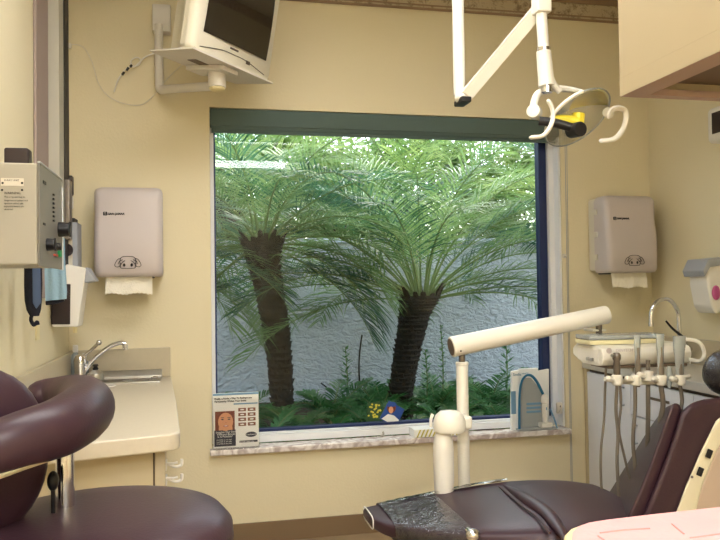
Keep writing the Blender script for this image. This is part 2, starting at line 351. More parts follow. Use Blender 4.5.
# ================================================================== PAPER TOWEL DISPENSERS
DW, DH, DD = .296, .405, .215
def towel_dispenser(x0, z0):
    t = thing('paper_towel_dispenser', '', 'paper towel dispenser', (x0+DW/2, 0, z0))
    b = MB(); b.box(x0+.006, x0+DW-.006, -.085, -.0002, z0+.012, z0+DH-.004, .014, 3); b.build('back_housing', 'disp_side', t)
    # front cover: loft in height with a waist and a bulging lower half
    rs = []
    for h, dep, ins in ((0, .168, .012), (.004, .178, .004), (.02, .188, .0), (.10, .192, 0), (.16, .193, 0), (.22, .187, .0), (.28, .176, .001), (.34, .176, 0), (.38, .172, .0), (.397, .160, .006), (.405, .14, .016)):
        r = []
        X0, X1, Y1, Y0 = x0+ins, x0+DW-ins, -.07, -dep-.02
        c = .03
        for cx_, cy_, a0 in ((X1-.004, Y1, None), (X1-c, Y0+c, 0), (X0+c, Y0+c, 1), (X0+.004, Y1, None)):
            if a0 is None: r.append(Vector((cx_, cy_, z0+h)))
            else:
                for k in range(7):
                    a = -PI/2*(k/6)-a0*PI/2; r.append(Vector((cx_+c*math.cos(a), cy_+c*math.sin(a), z0+h)))
        rs.append(r)
    b = MB(); b.rings(rs); b.build('front_cover', 'disp', t, smooth=50)
    for k in range(3): b = MB(); b.box(x0-.003, x0+.008, -.105, -.075, z0+.07+k*.12, z0+.1+k*.12, .003); b.build('hinge', 'disp_side', t)
    b = MB(); b.box(x0+.045, x0+DW-.045, -.15, -.03, z0-.006, z0+.006, .003); b.build('dispensing_slot', 'black', t)
    yf = -.197
    b = MB(); b.box(x0+.04, x0+.06, yf-.001, yf+.012, z0+.272, z0+.292, .004)
    b.text('SAN JAMAR', .0135, frame_back(x0+.063, yf, z0+.2775), .0012, .0005)
    b.build('lettering', 'ink', t, smooth=0)
    b = MB(); b.tube([(x0+.054, yf-.001, z0+.287), (x0+.046, yf-.001, z0+.287), (x0+.046, yf-.001, z0+.282), (x0+.054, yf-.001, z0+.282), (x0+.054, yf-.001, z0+.277), (x0+.046, yf-.001, z0+.277)], .0009, 6, 0); b.build('emblem', 'disp', t, smooth=0)
    # outline of two hands drawing a towel
    b = MB(); cx_ = x0+.147; zc = z0+.064; y_ = -.2145
    def L2(pts, r=.0014, sm=4): b.tube([Vector((cx_+x, y_, zc+z)) for x, z in pts], r, 6, sm)
    L2([(-.03, -.026), (-.034, .0), (-.028, .022), (0, .026), (.028, .022), (.034, .0), (.03, -.026)])
    L2([(-.03, -.026), (0, -.028), (.03, -.026)])
    for s_ in (-1, 1):
        L2([(s_*.03, .018), (s_*.044, .012), (s_*.056, -.01), (s_*.05, -.02), (s_*.036, -.018), (s_*.03, -.004)])
        L2([(s_*.022, .012), (s_*.036, .004), (s_*.042, -.008)])
        L2([(s_*.012, .008), (s_*.024, .0), (s_*.028, -.01)])
        b.ball((cx_+s_*.016, y_, zc-.012), (.0055, .0015, .0075), u=12, v=8)
    b.build('hand_drawing', 'ink', t)
    # towel with a torn serrated edge
    n = 22; vs = []; fs = []
    xa, xb = x0+.045, x0+DW-.048
    for j, (yy, zz) in enumerate(((-.155, z0+.004), (-.165, z0-.03), (-.168, z0-.06), (-.170, None))):
        for i in range(n+1):
            x = xa+(xb-xa)*i/n; vs.append((x, yy-.003*math.sin(i*.6), (zz if zz is not None else z0-.080+(.006 if i % 2 else 0)+.004*math.sin(i*.5))))
    for j in range(3):
        for i in range(n): a = j*(n+1)+i; fs.append((a, a+1, a+n+2, a+n+1))
    k = len(vs); vs += [(x, y+.0018, z) for x, y, z in vs]; fs += [tuple(k+i for i in f) for f in fs]
    o = MB().raw(vs, fs).build('paper_towel', 'paper', t)
    return t
d1 = towel_dispenser(-.466, 1.296)
d1['label'] = 'grey paper towel dispenser left of the window above the sink'
def dup(root, loc):
    r = root.copy(); C.objects.link(r); r.location = loc
    def rec(src, dst):
        for ch in list(src.children):
            c = ch.copy(); C.objects.link(c); c.parent = dst; rec(ch, c)
    rec(root, r); return r
d2 = dup(d1, (2.050+DW/2, 0, 1.290)); d2['label'] = 'grey paper towel dispenser right of the window in the corner'
d1['group'] = d2['group'] = 'paper towel dispensers on the window wall'

# ================================================================== LEFT WORKTOP AND SINK
ZT = .823
def onz(px, py, z=ZT): return W(px, py, Z=z)
t = thing('sink_cabinet', 'cream sink cabinet below the left laminate worktop', 'cabinet', (-.35, -.7, 0))
b = MB(); poly = [(XL+.002, -.003, 0), (-.17, -.003, 0), (-.115, -1.36, 0), (XL+.002, -1.46, 0)]
b.prism(poly, (0, 0, .773), .003); b.build('body', 'cabinet', t)
b = MB(); e0 = Vector((-.137, -1.366, 0)); b.box(-.137, -.109, -1.378, -1.35, 0, .773, .002); b.build('edge_strip', 'splash', t)
b = MB(); b.box(-.1435, -.139, -1.369, -1.355, .02, .773); b.build('panel_gap', 'cabgap', t)
for k, z in enumerate((.70, .655)):
    b = MB(); b.box(-.1135, -.108, -1.30, -1.25, z-.014, z+.012, .003)
    b.tube([(-.11, -1.275, z+.004), (-.085, -1.275, z-.008), (-.066, -1.275, z-.004), (-.064, -1.275, z+.014)], .0048, 8)
    b.tube([(-.11, -1.29, z+.008), (-.09, -1.29, z+.006), (-.076, -1.29, z+.008)], .004, 8)
    q = b.build('white_double_hook', 'white'); tag(q, ['upper', 'lower'][k]+' white double hook on the side of the sink cabinet', 'hook', 'white hooks on the sink cabinet side')
# worktop: wedge plan with a rounded near corner
plan = [(XL+.002, -.003), (-.146, -.003), (-.095, -.8)]
plan += [(-.066-.07+.07*math.cos(a)+.004*k_, -1.37+.0-.07*math.sin(a)) for k_, a in enumerate([i*PI/2/6 for i in range(7)])][0:7]
plan += [(XL+.002, -1.56)]
b = MB(); b.prism([(x, y, .774) for x, y in plan], (0, 0, ZT-.774), .006, 3)
t = thing('left_worktop', 'beige laminate worktop with rounded corner under the left towel dispenser', 'countertop', (-.35, -.7, .774))
b.build('worktop_slab', 'laminate', t)
b = MB(); b.box(XL+.002, -.148, -.022, -.002, ZT, .96, .003); b.build('backsplash', 'splash', t)
b = MB(); b.box(XL+.002, XL+.022, -1.55, -.022, ZT, .955, .003); b.build('side_backsplash', 'splash', t)
# sink: stainless rim and shallow basin
t = thing('sink', 'small stainless steel sink set in the left worktop', 'sink', (-.33, -.15, ZT))
sx0, sx1, sy0, sy1 = -.50, -.185, -.235, -.04
b = MB()
for a in ((sx0, sx1, sy0, sy0+.028), (sx0, sx1, sy1-.028, sy1), (sx0, sx0+.03, sy0+.028, sy1-.028), (sx1-.05, sx1, sy0+.028, sy1-.028)): b.box(a[0], a[1], a[2], a[3], ZT-.002, ZT+.007, .003)
b.prism([(sx0, sy1-.02, ZT), (sx0, sy1-.02, ZT+.012), (sx0, sy1, ZT+.038), (sx0, sy1+.015, ZT+.038), (sx0, sy1+.015, ZT)], (sx1-sx0, 0, 0), .002); b.build('rim', 'steel', t)
b = MB(); b.box(sx0+.03, sx1-.05, sy0+.028, sy0+.03, ZT-.04, ZT+.004); b.box(sx0+.03, sx1-.05, sy1-.03, sy1-.028, ZT-.04, ZT+.004); b.box(sx0+.03, sx1-.05, sy0+.028, sy1-.028, ZT+.0005, ZT+.002); b.build('basin', 'gunmetal', t)
b = MB(); b.cyl((-.33, -.14, ZT+.002), (-.33, -.14, ZT+.004), .022); b.build('drain', 'chrome', t)
b = MB(); b.box(-.222, -.196, -.16, -.12, ZT+.007, ZT+.016, .003); b.build('stopper', 'gunmetal', t)
# faucet
fx, fy = -.535, -.13
t = thing('sink_tap', 'chrome double lever tap at the left sink', 'faucet', (fx, fy, ZT))
b = MB(); b.lathe([(.034, 0), (.034, .008), (.027, .014), (.024, .05), (.026, .085), (.028, .10), (.02, .122), (.004, .13)], Matrix.Translation((fx, fy, ZT))); b.build('body', 'chrome', t)
sp = [Vector((fx+.015, fy, ZT+.05)), W(95, 358, Y=fy), W(109, 347, Y=fy), W(120, 343, Y=fy), W(126, 344, Y=fy)]
b = MB(); b.tube(sp, .0095, 12, 6); q = W(125, 346, Y=fy); b.cyl(q+Vector((0, 0, .006)), q+Vector((.002, 0, -.018)), .012); b.build('spout', 'chrome', t)
q = W(99, 342.5, Y=fy-.02)
b = MB(); b.tube([(fx, fy, ZT+.11), W(90, 351, Y=fy), q], .006, 10, 5, r1=.008); b.ball(q, .013); b.build('lever', 'chrome', t)
# bottles behind tap
for k, (px_, h, r_, lab) in enumerate(((75, .165, .024, 'taller clear pump bottle with white cap behind the left sink tap'), (84, .125, .019, 'shorter clear bottle with white cap behind the left sink tap'))):
    q = W(px_, 376, Y=-.075-.0*k); t = thing('bottle', lab, 'bottle', (q.x, -.06, ZT), 'bottles behind the left tap')
    T = Matrix.Translation((q.x, -.062, ZT+.0005))
    b = MB(); b.lathe([(r_*.9, 0), (r_, .006), (r_, h*.6), (r_*.85, h*.7), (r_*.4, h*.78), (r_*.4, h*.82)], T); b.build('body', 'sleeve', t)
    b = MB(); b.lathe([(r_*.5, h*.80), (r_*.52, h*.84), (r_*.5, h*.98), (r_*.4, h)], T); b.build('cap', 'white', t)
q = onz(96, 382); T = Matrix.Translation((q.x, q.y-.01, ZT+.007))
t = thing('metal_canister', 'squat steel canister with black knob on the sink edge', 'canister', (q.x, q.y, ZT))
b = MB(); b.lathe([(.033, 0), (.036, .004), (.036, .03), (.034, .034), (.026, .038), (.012, .05)], T); b.build('body', 'steel', t)
b = MB(); b.lathe([(.012, .048), (.013, .056), (.009, .06), (.009, .064), (.014, .068), (.01, .074)], T); b.build('knob', 'black', t)
q = onz(104, 387); T = Matrix.Translation((q.x, q.y, ZT+.0005))
b = MB(); b.lathe([(.045, 0), (.05, .003), (.05, .006), (.044, .008), (.03, .006)], T, 32); tag(b.build('round_lid', 'white'), 'flat round white lid lying on the left worktop', 'lid')
# small tissue scrap by the armrest
q = onz(30, 398); b = MB(); b.box(q.x-.03, q.x+.03, q.y-.04, q.y+.04, ZT, ZT+.04, .012, 3)
t = tag(b.build('tissue_box', 'cardwhite'), 'pale box on the worktop behind the stool armrest', 'box')

# ================================================================== LEFT WALL EQUIPMENT
# x-ray control box
zb0, zb1 = 1.305, 1.565; ya, yb = -1.62, -1.315; xf = -.40
t = thing('xray_control_box', 'beige x-ray control box with dials mounted on the side wall', 'control box', (-.5, -1.47, zb0))
b = MB(); b.box(XL+.001, xf-.006, ya, yb, zb0, zb1, .006, 3); b.build('case', 'xray', t)
b = MB(); b.box(xf-.006, xf, ya+.001, yb-.001, zb0-.004, zb1+.002, .002); b.build('control_panel', 'xpanel', t)
b = MB(); b.box(xf-.008, xf+.003, yb-.004, yb+.003, zb0-.006, zb1-.02, .002); b.box(xf-.006, xf+.002, ya, yb, zb1, zb1+.005, .002); b.build('silver_edge', 'silver', t)
def kn(b, y, z, r, l): b.cyl((xf-.001, y, z), (xf+l, y, z), r, r*.9, 20, .002)
for (y, z, r, l) in ((-1.37, 1.415, .022, .03), (-1.535, 1.362, .017, .02)):
    b = MB(); kn(b, y, z, r, l); b.box(xf+l-.002, xf+l+.004, y-.003, y+.003, z-r, z+r, .001); b.build('dial', 'black', t)
b = MB(); kn(b, -1.43, 1.362, .012, .018); b.build('dial', 'black', t)
b = MB(); b.box(xf-.001, xf+.008, -1.39, -1.36, 1.335, 1.362, .003); b.build('green_switch', 'green', t)
b = MB(); b.box(xf-.001, xf+.004, -1.45, -1.40, 1.335, 1.341); b.build('red_marking', 'red', t)
b = MB()
for i in range(7): b = MB(); b.box(xf-.001, xf+.004, -1.46, -1.445, 1.43+i*.012, 1.435+i*.012); b.build('indicator', 'ink', t, smooth=0)
b = MB(); b.box(xf-.001, xf+.002, -1.585, -1.55, 1.518, 1.526); b.build('printed_mark', 'ink', t, smooth=0)
b = MB(); b.box(xf-.001, xf+.002, -1.585, -1.56, 1.41, 1.416); b.build('printed_mark', 'ink', t, smooth=0)
b = MB(); q0 = W(1, 178, Y=ya); q1 = W(24, 186, Y=ya)
b.box(q0.x, q1.x, ya-.0015, ya+.001, q1.z, q0.z); b.build('data_plate', 'disp_side', t)
b = MB()
for (px_, py_) in ((2.5, 183), (22, 183), (2, 190), (22, 190)):
    q = W(px_, py_, Y=ya-.002); b.ball(q, (.0028, .0015, .0028), u=8, v=6)
for yy, tx, s_ in ((181, 'X-RAY UNIT', .0065), (194, 'WARNING', .008), (197.5, 'This x-ray unit may be', .0055), (201, 'dangerous to patient and', .0055), (204, 'operator unless safe', .0055), (207, 'exposure factors are', .0055), (210, 'observed', .0055)):
    q = W(4, yy, Y=ya-.0016); b.text(tx, s_, frame_back(q.x, ya-.0018, q.z), .0003)
b.build('plate_lettering', 'ink', t, smooth=0)
q0 = W(5, 149, Y=-1.5); q1 = W(30, 162, Y=-1.5)
b = MB(); b.box(q0.x, q1.x, -1.515, -1.47, zb1+.001, W(17, 148.5, Y=-1.5).z, .006, 3); tag(b.build('black_box', 'darkbrown'), 'small dark brown box standing on the x-ray control box', 'box')
# mast: channel and rails running down the wall
t = thing('xray_wall_mast', 'tall grey wall mast rising behind the x-ray control box', 'wall mast', (-.58, -.45, 1.2))
b = MB(); b.box(XL+.001, -.552, -.50, -.40, 1.21, 2.78, .003); b.build('column', 'mast', t)
b = MB(); b.box(XL+.001, -.592, -.72, -.505, 1.21, 2.78, .002); b.build('wall_channel', 'mastmauve', t)
b = MB(); b.box(XL+.001, -.548, -.398, -.30, 1.21, 2.78, .003); b.build('unlit_side', 'mastdark', t)  # side of the mast away from the light, painted dark
b = MB(); b.box(-.56, -.530, -.40, -.34, 1.45, 1.70, .006); b.build('slider', 'gunmetal', t)
q = W(69, 185, Y=-.33)
t = thing('cable_handset', 'dark brown handset with white label beside the mast', 'handset', (q.x, -.3, 1.4))
b = MB(); b.box(q.x-.05, q.x+.014, -.33, -.29, W(69, 195, Y=-.33).z, W(69, 175, Y=-.33).z, .008, 3); b.build('body', 'darkbrown', t)
b = MB(); b.box(q.x-.045, q.x+.012, -.328, -.292, W(69, 208, Y=-.33).z, W(69, 195, Y=-.33).z-.002, .004); b.build('label_tag', 'cardwhite', t)
b = MB(); b.cyl((q.x-.006, -.31, W(69, 208, Y=-.33).z), (q.x-.006, -.31, W(69, 222, Y=-.33).z), .012); b.build('holder', 'darkbrown', t)
# white angular box
za, zb_ = W(72, 268, Y=-.33).z, W(72, 222, Y=-.33).z; xa, xb = XL+.002, W(77.5, 245, Y=-.33).x
t = thing('wall_box', 'white wall box with a dark dial below the handset', 'wall box', (xa, -.3, za))
b = MB(); b.box(xa, xb, -.33, -.22, za, zb_, .006, 3); b.build('body', 'greyplas', t)
b = MB(); b.box(xa+.02, xb-.02, -.334, -.329, za+.004, zb_-.004, .002); b.build('face', 'disp_side', t)
q = W(66, 250, Y=-.34); b = MB(); b.cyl((q.x, -.334, q.z), (q.x, -.35, q.z), .028); b.build('dial', 'darkbrown', t)
b = MB(); b.box(xa+.02, xb-.012, -.325, -.24, zb_, zb_+.018, .003); b.build('button_strip', 'black', t)
# soap dispenser on the side wall
def px(*a, Y): return [W(x, y, Y=Y) for x, y in a]
t = thing('side_soap_dispenser', 'white soap dispenser with black window on the side wall', 'soap dispenser', (-.56, -.35, 1.0))
Yd = -.42
b = MB(); b.prism(px((52, 327), (78, 327), (86, 268), (66, 264), (58, 285), (52, 300), Y=Yd), (0, .12, 0), .006, 3); b.build('housing', 'white', t)
b = MB(); b.prism(px((51.5, 284), (70.5, 284), (70, 324.5), (51, 324.5), Y=Yd-.004), (0, .01, 0), .003); b.build('window', 'darkbrown', t)
b = MB(); b.prism(px((81, 269), (87, 267), (96, 281), (84, 283), Y=Yd+.01), (0, .10, 0), .005, 3); b.build('push_lever', 'greyplas', t)
b = MB(); q = W(75, 330, Y=Yd+.05); b.cyl(q+Vector((0, 0, .02)), q+Vector((0, 0, -.012)), .009); b.build('nozzle', 'ivory', t)
# towel and pouch hanging
def cloth(pl, Y, d, material, name, parent=None, bev=.01):
    b = MB(); b.prism(px(*pl, Y=Y), (0, d, 0), bev, 3); return b.build(name, material, parent)
b = MB(); n = 14; rs = []
for (py_, xl_, xr_) in ((238, 45, 63.5), (258, 44.5, 64), (275, 44.5, 65), (292, 45, 66), (301, 45.5, 65.5)):
    a_, c_ = W(xl_, py_, Y=-.95), W(xr_, py_-(2 if py_ > 295 else 0), Y=-.95)
    rs.append([a_.lerp(c_, i/n)+Vector((0, .003*math.sin(i*.9), 0)) for i in range(n+1)]+[a_.lerp(c_, i/n)+Vector((0, .003*math.sin(i*.9)+.022, 0)) for i in range(n, -1, -1)])
b.rings(rs)
t = thing('hanging_cloth', 'pale blue folded cloth hanging under the x-ray control box', 'cloth', (-.46, -.95, 1.2)); b.build('cloth', 'bluecloth', t, smooth=60)
b = MB(); b.tube(px((46, 303), (55, 302), (64, 299), Y=-.93), .008, 8); b.build('dark_hem', 'navy', t)
t = thing('hanging_pouch', 'navy blue padded pouch hanging under the x-ray control box', 'pouch', (-.46, -1.1, 1.15))
b = MB(); n = 16; rs = []
for (py_, xl_, xr_) in ((262, 24, 42), (285, 24, 42.5), (300, 24.5, 42), (310, 26.5, 41), (316, 30, 39)):
    a_, c_ = W(xl_, py_, Y=-1.1), W(xr_, py_, Y=-1.1); m_ = (a_+c_)/2; hw = (c_-a_).length/2
    rs.append([m_+Vector((math.cos(2*PI*i/n)*hw, math.sin(2*PI*i/n)*.02, 0)) for i in range(n)])
b.rings(rs); b.build('pouch_body', 'navy', t, smooth=60)
b = MB(); b.prism(px((32, 262), (40, 262), (40.5, 303), (36, 309), (32.5, 303), Y=-1.123), (0, .008, 0), .003); b.build('blue_panel', 'slateblue', t)
b = MB(); b.tube(px((32, 314), (31, 320), (34, 325), (37, 322), (38, 325), Y=-1.1), .006, 8); b.build('strap_end', 'navy', t)
q = W(37, 332, X=XL); b = MB(); b.box(XL, XL+.004, q.y-.03, q.y+.03, q.z-.03, q.z+.03, .001); tag(b.build('wall_plate', 'ivory'), 'small ivory plate on the side wall below the pouch', 'wall plate')

# ================================================================== TELEVISION
th = math.radians(46); tilt = math.radians(9)
e_ = Vector((math.cos(th), math.sin(th), 0)); nh = Vector((math.sin(th), -math.cos(th), 0))
nn = (nh*math.cos(tilt)-Vector((0, 0, 1))*math.sin(tilt)).normalized(); up = e_.cross(-nn).normalized()
if up.z < 0: up = -up
pc = W(213, 67, Y=-.46)
TM = Matrix((e_, -nn, up)).transposed().to_4x4() @ Matrix.Rotation(math.radians(2.6), 4, 'Y'); TM.translation = pc     # local x across, y backwards, z up
t = thing('television', 'cream tube television tilted on a wall bracket shelf', 'television', pc)
def rrect(hw, z0, z1, y, c=.02, n=5):
    r = []
    for cx_, cz_, a0 in ((hw-c, z1-c, 0), (-hw+c, z1-c, 1), (-hw+c, z0+c, 2), (hw-c, z0+c, 3)):
        for k in range(n): a = (a0+k/(n-1))*PI/2; r.append(Vector((cx_+c*math.cos(a), y, cz_+c*math.sin(a))))
    return r
tb0 = .006
b = MB(); b.rings([rrect(.234, tb0+.004, .43, -.112), rrect(.244, tb0, .44, -.10), rrect(.246, tb0, .44, -.075)], Mx=TM); bz = b.build('bezel', 'tv', t, smooth=50)
b = MB(); b.rings([rrect(.241, tb0, .434, -.075), rrect(.236, tb0, .43, -.04), rrect(.15, tb0, .36, .06), rrect(.11, tb0+.02, .30, .13), rrect(.10, tb0+.03, .28, .16)], Mx=TM); b.build('rear_casing', 'tv', t, smooth=30)
# bulged screen
n = 14; vs = []; fs = []
for j in range(n+1):
    for i in range(n+1):
        u, v = i/n*2-1, j/n*2-1; vs.append((.004+u*.196, -.1135-.012*(1-(u*u+v*v)/2), .242+v*.158))
for j in range(n):
    for i in range(n): a = j*(n+1)+i; fs.append((a, a+1, a+n+2, a+n+1))
b = MB(); b.raw(vs, fs, TM); b.build('screen', 'screen', t)
b = MB(); b.box(-.03, .02, -.1145, -.11, .066, .074, .001, Mx=TM); b.build('badge', 'gunmetal', t); b = MB(); b.box(.075, .1, -.1145, -.11, .034, .05, .002, Mx=TM); b.build('power_button', 'gunmetal', t)
b = MB(); b.tube([TM @ Vector(p) for p in ((-.2, -.1135, .022), (-.08, -.114, .045), (0, -.114, .048), (.08, -.114, .045), (.2, -.1135, .022))], .0016, 6); b.build('control_panel_seam', 'gunmetal', t)
# shelf bracket
t = thing('television_bracket', 'white wall bracket and shelf carrying the television', 'wall bracket', W(161, 20, Y=0))
b = MB(); b.prism([TM @ Vector(p) for p in ((-.25, -.13, -.004), (.25, -.13, -.004), (.25, .09, -.004), (.12, .13, -.004), (-.235, .13, -.004))], up*.008, .002); b.build('shelf_plate', 'tvplate', t)
b = MB(); b.prism([TM @ Vector(p) for p in ((-.05, -.1, -.005), (.05, -.1, -.005), (.05, .11, -.005), (-.05, .11, -.005))], -up*.02, .004); b.build('plate_rib', 'tvplate', t)
b = MB(); b.box(-.12, -.04, -.02, .03, -.0065, -.0035, Mx=TM); b.build('cable_slot', 'recess', t)
q0, q1 = W(153, 8, Y=-.0), W(171, 36, Y=-.0)
b = MB(); b.box(q0.x, q1.x, -.06, -.001, q1.z, q0.z, .004); b.build('wall_box', 'tvplate', t)
xm = W(159, 60, Y=-.06).x; zlow = W(159, 92, Y=-.06).z
pk = W(217, 82, Y=-.46)
b = MB(); b.tube([(xm, -.06, q1.z+.03), (xm, -.06, zlow+.06), (xm+.008, -.07, zlow+.01), (xm+.05, -.12, zlow+.0), (pk.x-.02, pk.y+.03, pk.z-.01)], .020, 16, 5); b.build('arm', 'tvplate', t)
b = MB(); b.cyl(pk+Vector((0, 0, .055)), pk+Vector((0, 0, -.025)), .038, seg=28, bev=.005); b.build('swivel', 'tvplate', t)
b = MB(); T = Matrix.Translation(pk+Vector((0, 0, -.026))); b.lathe([(.034, 0), (.033, -.006), (.025, -.012), (.01, -.015)], T, 28); b.build('swivel_cap', 'ivory', t)
# coax cable loops
t = thing('television_cable', 'thin white cable looping along the wall to the television', 'cable', W(110, 70, Y=0))
b = MB(); b.tube(px((67, 46), (75, 44.5), (84, 48), (92, 62), (98, 82), (107, 95), (122, 103), (140, 105), (152, 97), (168, 78), (185, 62), Y=-.012), .0016, 6); b.build('loose_cable', 'tvplate', t)
b = MB(); b.tube(px((114, 92), (118, 80), (124, 71), (131, 66), (137, 66), (141, 61), (137, 57.5), (131, 61), (134, 67), (144, 58), (152, 54), (160, 52), Y=-.02), .0032, 6); b.build('coiled_cable', 'white', t)
b = MB()
for (x, y, x2, y2) in ((122, 75, 124, 72), (126.5, 70.5, 128.5, 67.5), (130, 67, 132, 65)): b.cyl(W(x, y, Y=-.02), W(x2, y2, Y=-.02), .006, seg=10)
b.build('cable_clip', 'black', t)
b = MB(); b.box(-.61+.01, -.585, -.02, -.002, W(67, 49, Y=0).z, W(67, 44, Y=0).z, .002); b.build('wall_plug', 'white', t)

# ================================================================== DENTAL LIGHT
t = thing('dental_light', 'white ceiling mounted dental operatory light over the patient chair', 'dental light', W(455, 0, Y=-1.4))
Yt = -1.4
b = MB(); p0 = W(454, -90, Y=Yt); p1 = W(459.5, 96, Y=Yt); p0 = Vector((p1.x, p1.y, 2.8))
b.cyl(p0, p1, .019, bev=.002); b.build('drop_tube', 'enamel', t)
pa, pb = W(465, 97, Y=Yt-.03), W(543, 4, Y=-1.58)
d = (pb-pa).normalized(); sd = d.cross(Vector((0, 1, 0))).normalized()
b = MB(); h_ = .019
ring = lambda c, k=1.: [c+sd*h_*k+Vector((0, -.022, 0)), c-sd*h_*k+Vector((0, -.022, 0)), c-sd*h_*k+Vector((0, .022, 0)), c+sd*h_*k+Vector((0, .022, 0))]
b.rings([ring(pa-d*.0), ring(pb)]); b.build('swing_arm', 'enamel', t, smooth=0)
b = MB(); b.box(pa.x-.022, pa.x+.012, pa.y-.028, pa.y+.045, pa.z-.022, pa.z-.004, .004); b.build('elbow_cap', 'black', t)
b = MB(); b.ball(pa+Vector((-.006, .01, .0)), (.024, .028, .02)); b.build('elbow', 'enamel', t)
q0, q1, q2, q3 = W(541, -12, Y=-1.6), W(541.5, 14, Y=-1.6), W(543.5, 49, Y=-1.6), W(546.5, 86, Y=-1.6)
b = MB(); b.box(q0.x-.023, q0.x+.023, -1.625, -1.575, q1.z, q0.z+.05, .006); b.build('knuckle', 'enamel', t)
b = MB(); b.cyl(q1, q2, .0165); b.build('neck_tube', 'enamel', t)
b = MB(); b.cyl(q2+Vector((0, 0, .003)), q2-Vector((0, 0, .008)), .0205); b.build('neck_ring', 'chrome', t)
b = MB(); b.cyl(q2-Vector((0, 0, .008)), q3, .022, .024); b.build('lower_neck', 'enamel', t)
b = MB(); b.cyl(q3, q3-Vector((0, 0, .02)), .017); b.build('neck_pivot', 'chrome', t)
b = MB(); b.tube(px((549, 76), (553, 84), (560, 92), Y=-1.6), .013, 12, 4, r1=.009); b.build('brace', 'enamel', t)
# yoke
b = MB(); b.tube(px((534, 114), (534, 103), (539, 93), (551, 89), (566, 89), (580, 92), (594, 97), Y=-1.58), .012, 12, 6, r1=.008); b.build('yoke', 'enamel', t)
b = MB(); q = W(534.5, 112, Y=-1.6); b.cyl(q+Vector((-.012, -.014, 0)), q+Vector((.012, .014, 0)), .021, bev=.005); b.build('pivot', 'enamel', t); b = MB(); q = W(608, 113, Y=-1.62); b.cyl(q+Vector((-.01, -.012, 0)), q+Vector((.012, .012, 0)), .015, bev=.004); b.build('pivot', 'enamel', t)
# head
hc = W(578, 118, Y=-1.6); nz_ = (cr*.42-cu*.66-cf*.62).normalized(); xx = (cr*.93+cu*.37); xx = (xx-nz_*xx.dot(nz_)).normalized(); yy_ = nz_.cross(xx)
HM = Matrix((xx, yy_, nz_)).transposed().to_4x4(); HM.translation = hc
def dish(R, dep, mb, n=40, a0=0., a1=1., th_=.003, rr=8, sy=1.):
    g = []
    for k in range(rr+1):
        q = k/rr; g.append([(R*q*math.cos(2*PI*(a0+(a1-a0)*i/n)), R*q*sy*math.sin(2*PI*(a0+(a1-a0)*i/n)), -dep*(1-q*q)) for i in range(n+1)])
    vs = [p for r in g for p in r]; fs = []
    for k in range(rr):
        for i in range(n): a = k*(n+1)+i; fs.append((a, a+1, a+n+2, a+n+1))
    kk = len(vs); vs += [(x, y, z-th_) for x, y, z in vs]; fs += [tuple(kk+i for i in f) for f in fs]
    mb.raw(vs, fs, HM)
b = MB(); dish(.106, .045, b, a0=.24, a1=.46, sy=.82); b.build('reflector', 'mirror', t)
b = MB(); dish(.106, .044, b, a0=.98, a1=1.2, sy=.8); b.build('amber_reflector', 'amber', t)
b = MB(); dish(.115, -.018, b, th_=.002, sy=.82); dish(.115, .055, b, th_=.002, sy=.82); b.build('shield', 'lens', t)
b = MB(); b.tube([HM @ Vector((.115*math.cos(a), .82*.115*math.sin(a), 0)) for a in [i*2*PI/36 for i in range(37)]], .0022, 8, 0); b.build('rim', 'sleeve', t)  # milky edge stands in for white highlights along the shield
b = MB(); b.tube([HM @ Vector((.114*math.cos(a), .82*.114*math.sin(a), -.002)) for a in [PI*.45+i*PI*.5/16 for i in range(17)]], .0055, 8, 0); b.build('rim_band', 'enamel', t)
# bulb holder
b = MB(); qa, qb = W(539, 121, Y=-1.63), W(576, 129, Y=-1.68); b.tube([qa, W(555, 123, Y=-1.65), qb], .0135, 12, 4); b.cyl(qb+Vector((.0, .03, 0)), qb+Vector((.004, -.02, -.004)), .0215, seg=28, bev=.003); b.build('bulb_holder', 'black', t)
b = MB(); b.tube([W(552, 119, Y=-1.62), W(566, 120, Y=-1.63), W(578, 122, Y=-1.64)], .015, 12, 4); b.cyl(W(578, 114, Y=-1.63), W(577, 124, Y=-1.63), .020, seg=20); b.build('bulb_cover', 'amber', t)
for hp, r_ in ((((549, 102), (552, 108), (553, 118), (549, 129), (542, 136), (532, 137.5)), .009), (((609, 116), (612, 110), (619, 108), (625, 111), (626, 120), (622, 131), (614, 139), (602, 141)), .009)):
    b = MB(); b.tube(px(*hp, Y=-1.66), r_, 10, 5, round_=True, flat=.7); b.build('handle', 'enamel', t)

# ================================================================== UPPER CABINET
t = thing('hanging_cabinet', 'cream upper cabinet hanging from the ceiling at top right', 'cabinet', (1.45, -2.4, 1.75))
ux0, ux1, uy0, uy1 = 1.13, 1.85, -3.3, -1.807
b = MB(); b.box(ux0, ux1, uy0, uy1, 1.80, HC-.002, .001); b.box(ux0, ux0+.018, uy0, uy1, 1.751, 1.80); b.box(ux0+.018, ux1, uy1-.018, uy1, 1.751, 1.80); b.build('carcass', 'uppercab', t)
b = MB()
for a in ((ux0+.001, ux0+.07, uy0, uy1-.001), (ux0+.07, ux1, uy1-.035, uy1-.001), (ux1-.05, ux1, uy0, uy1-.035), (ux0+.07, ux1-.05, uy0, uy0+.04)): b.box(*a, 1.75, 1.768, .001)
b.build('bottom_rim', 'mauve', t)
b = MB(); b.box(ux0+.018, ux1-.002, uy0+.004, uy1-.02, 1.790, 1.7995); b.build('recess_panel', 'recess', t)

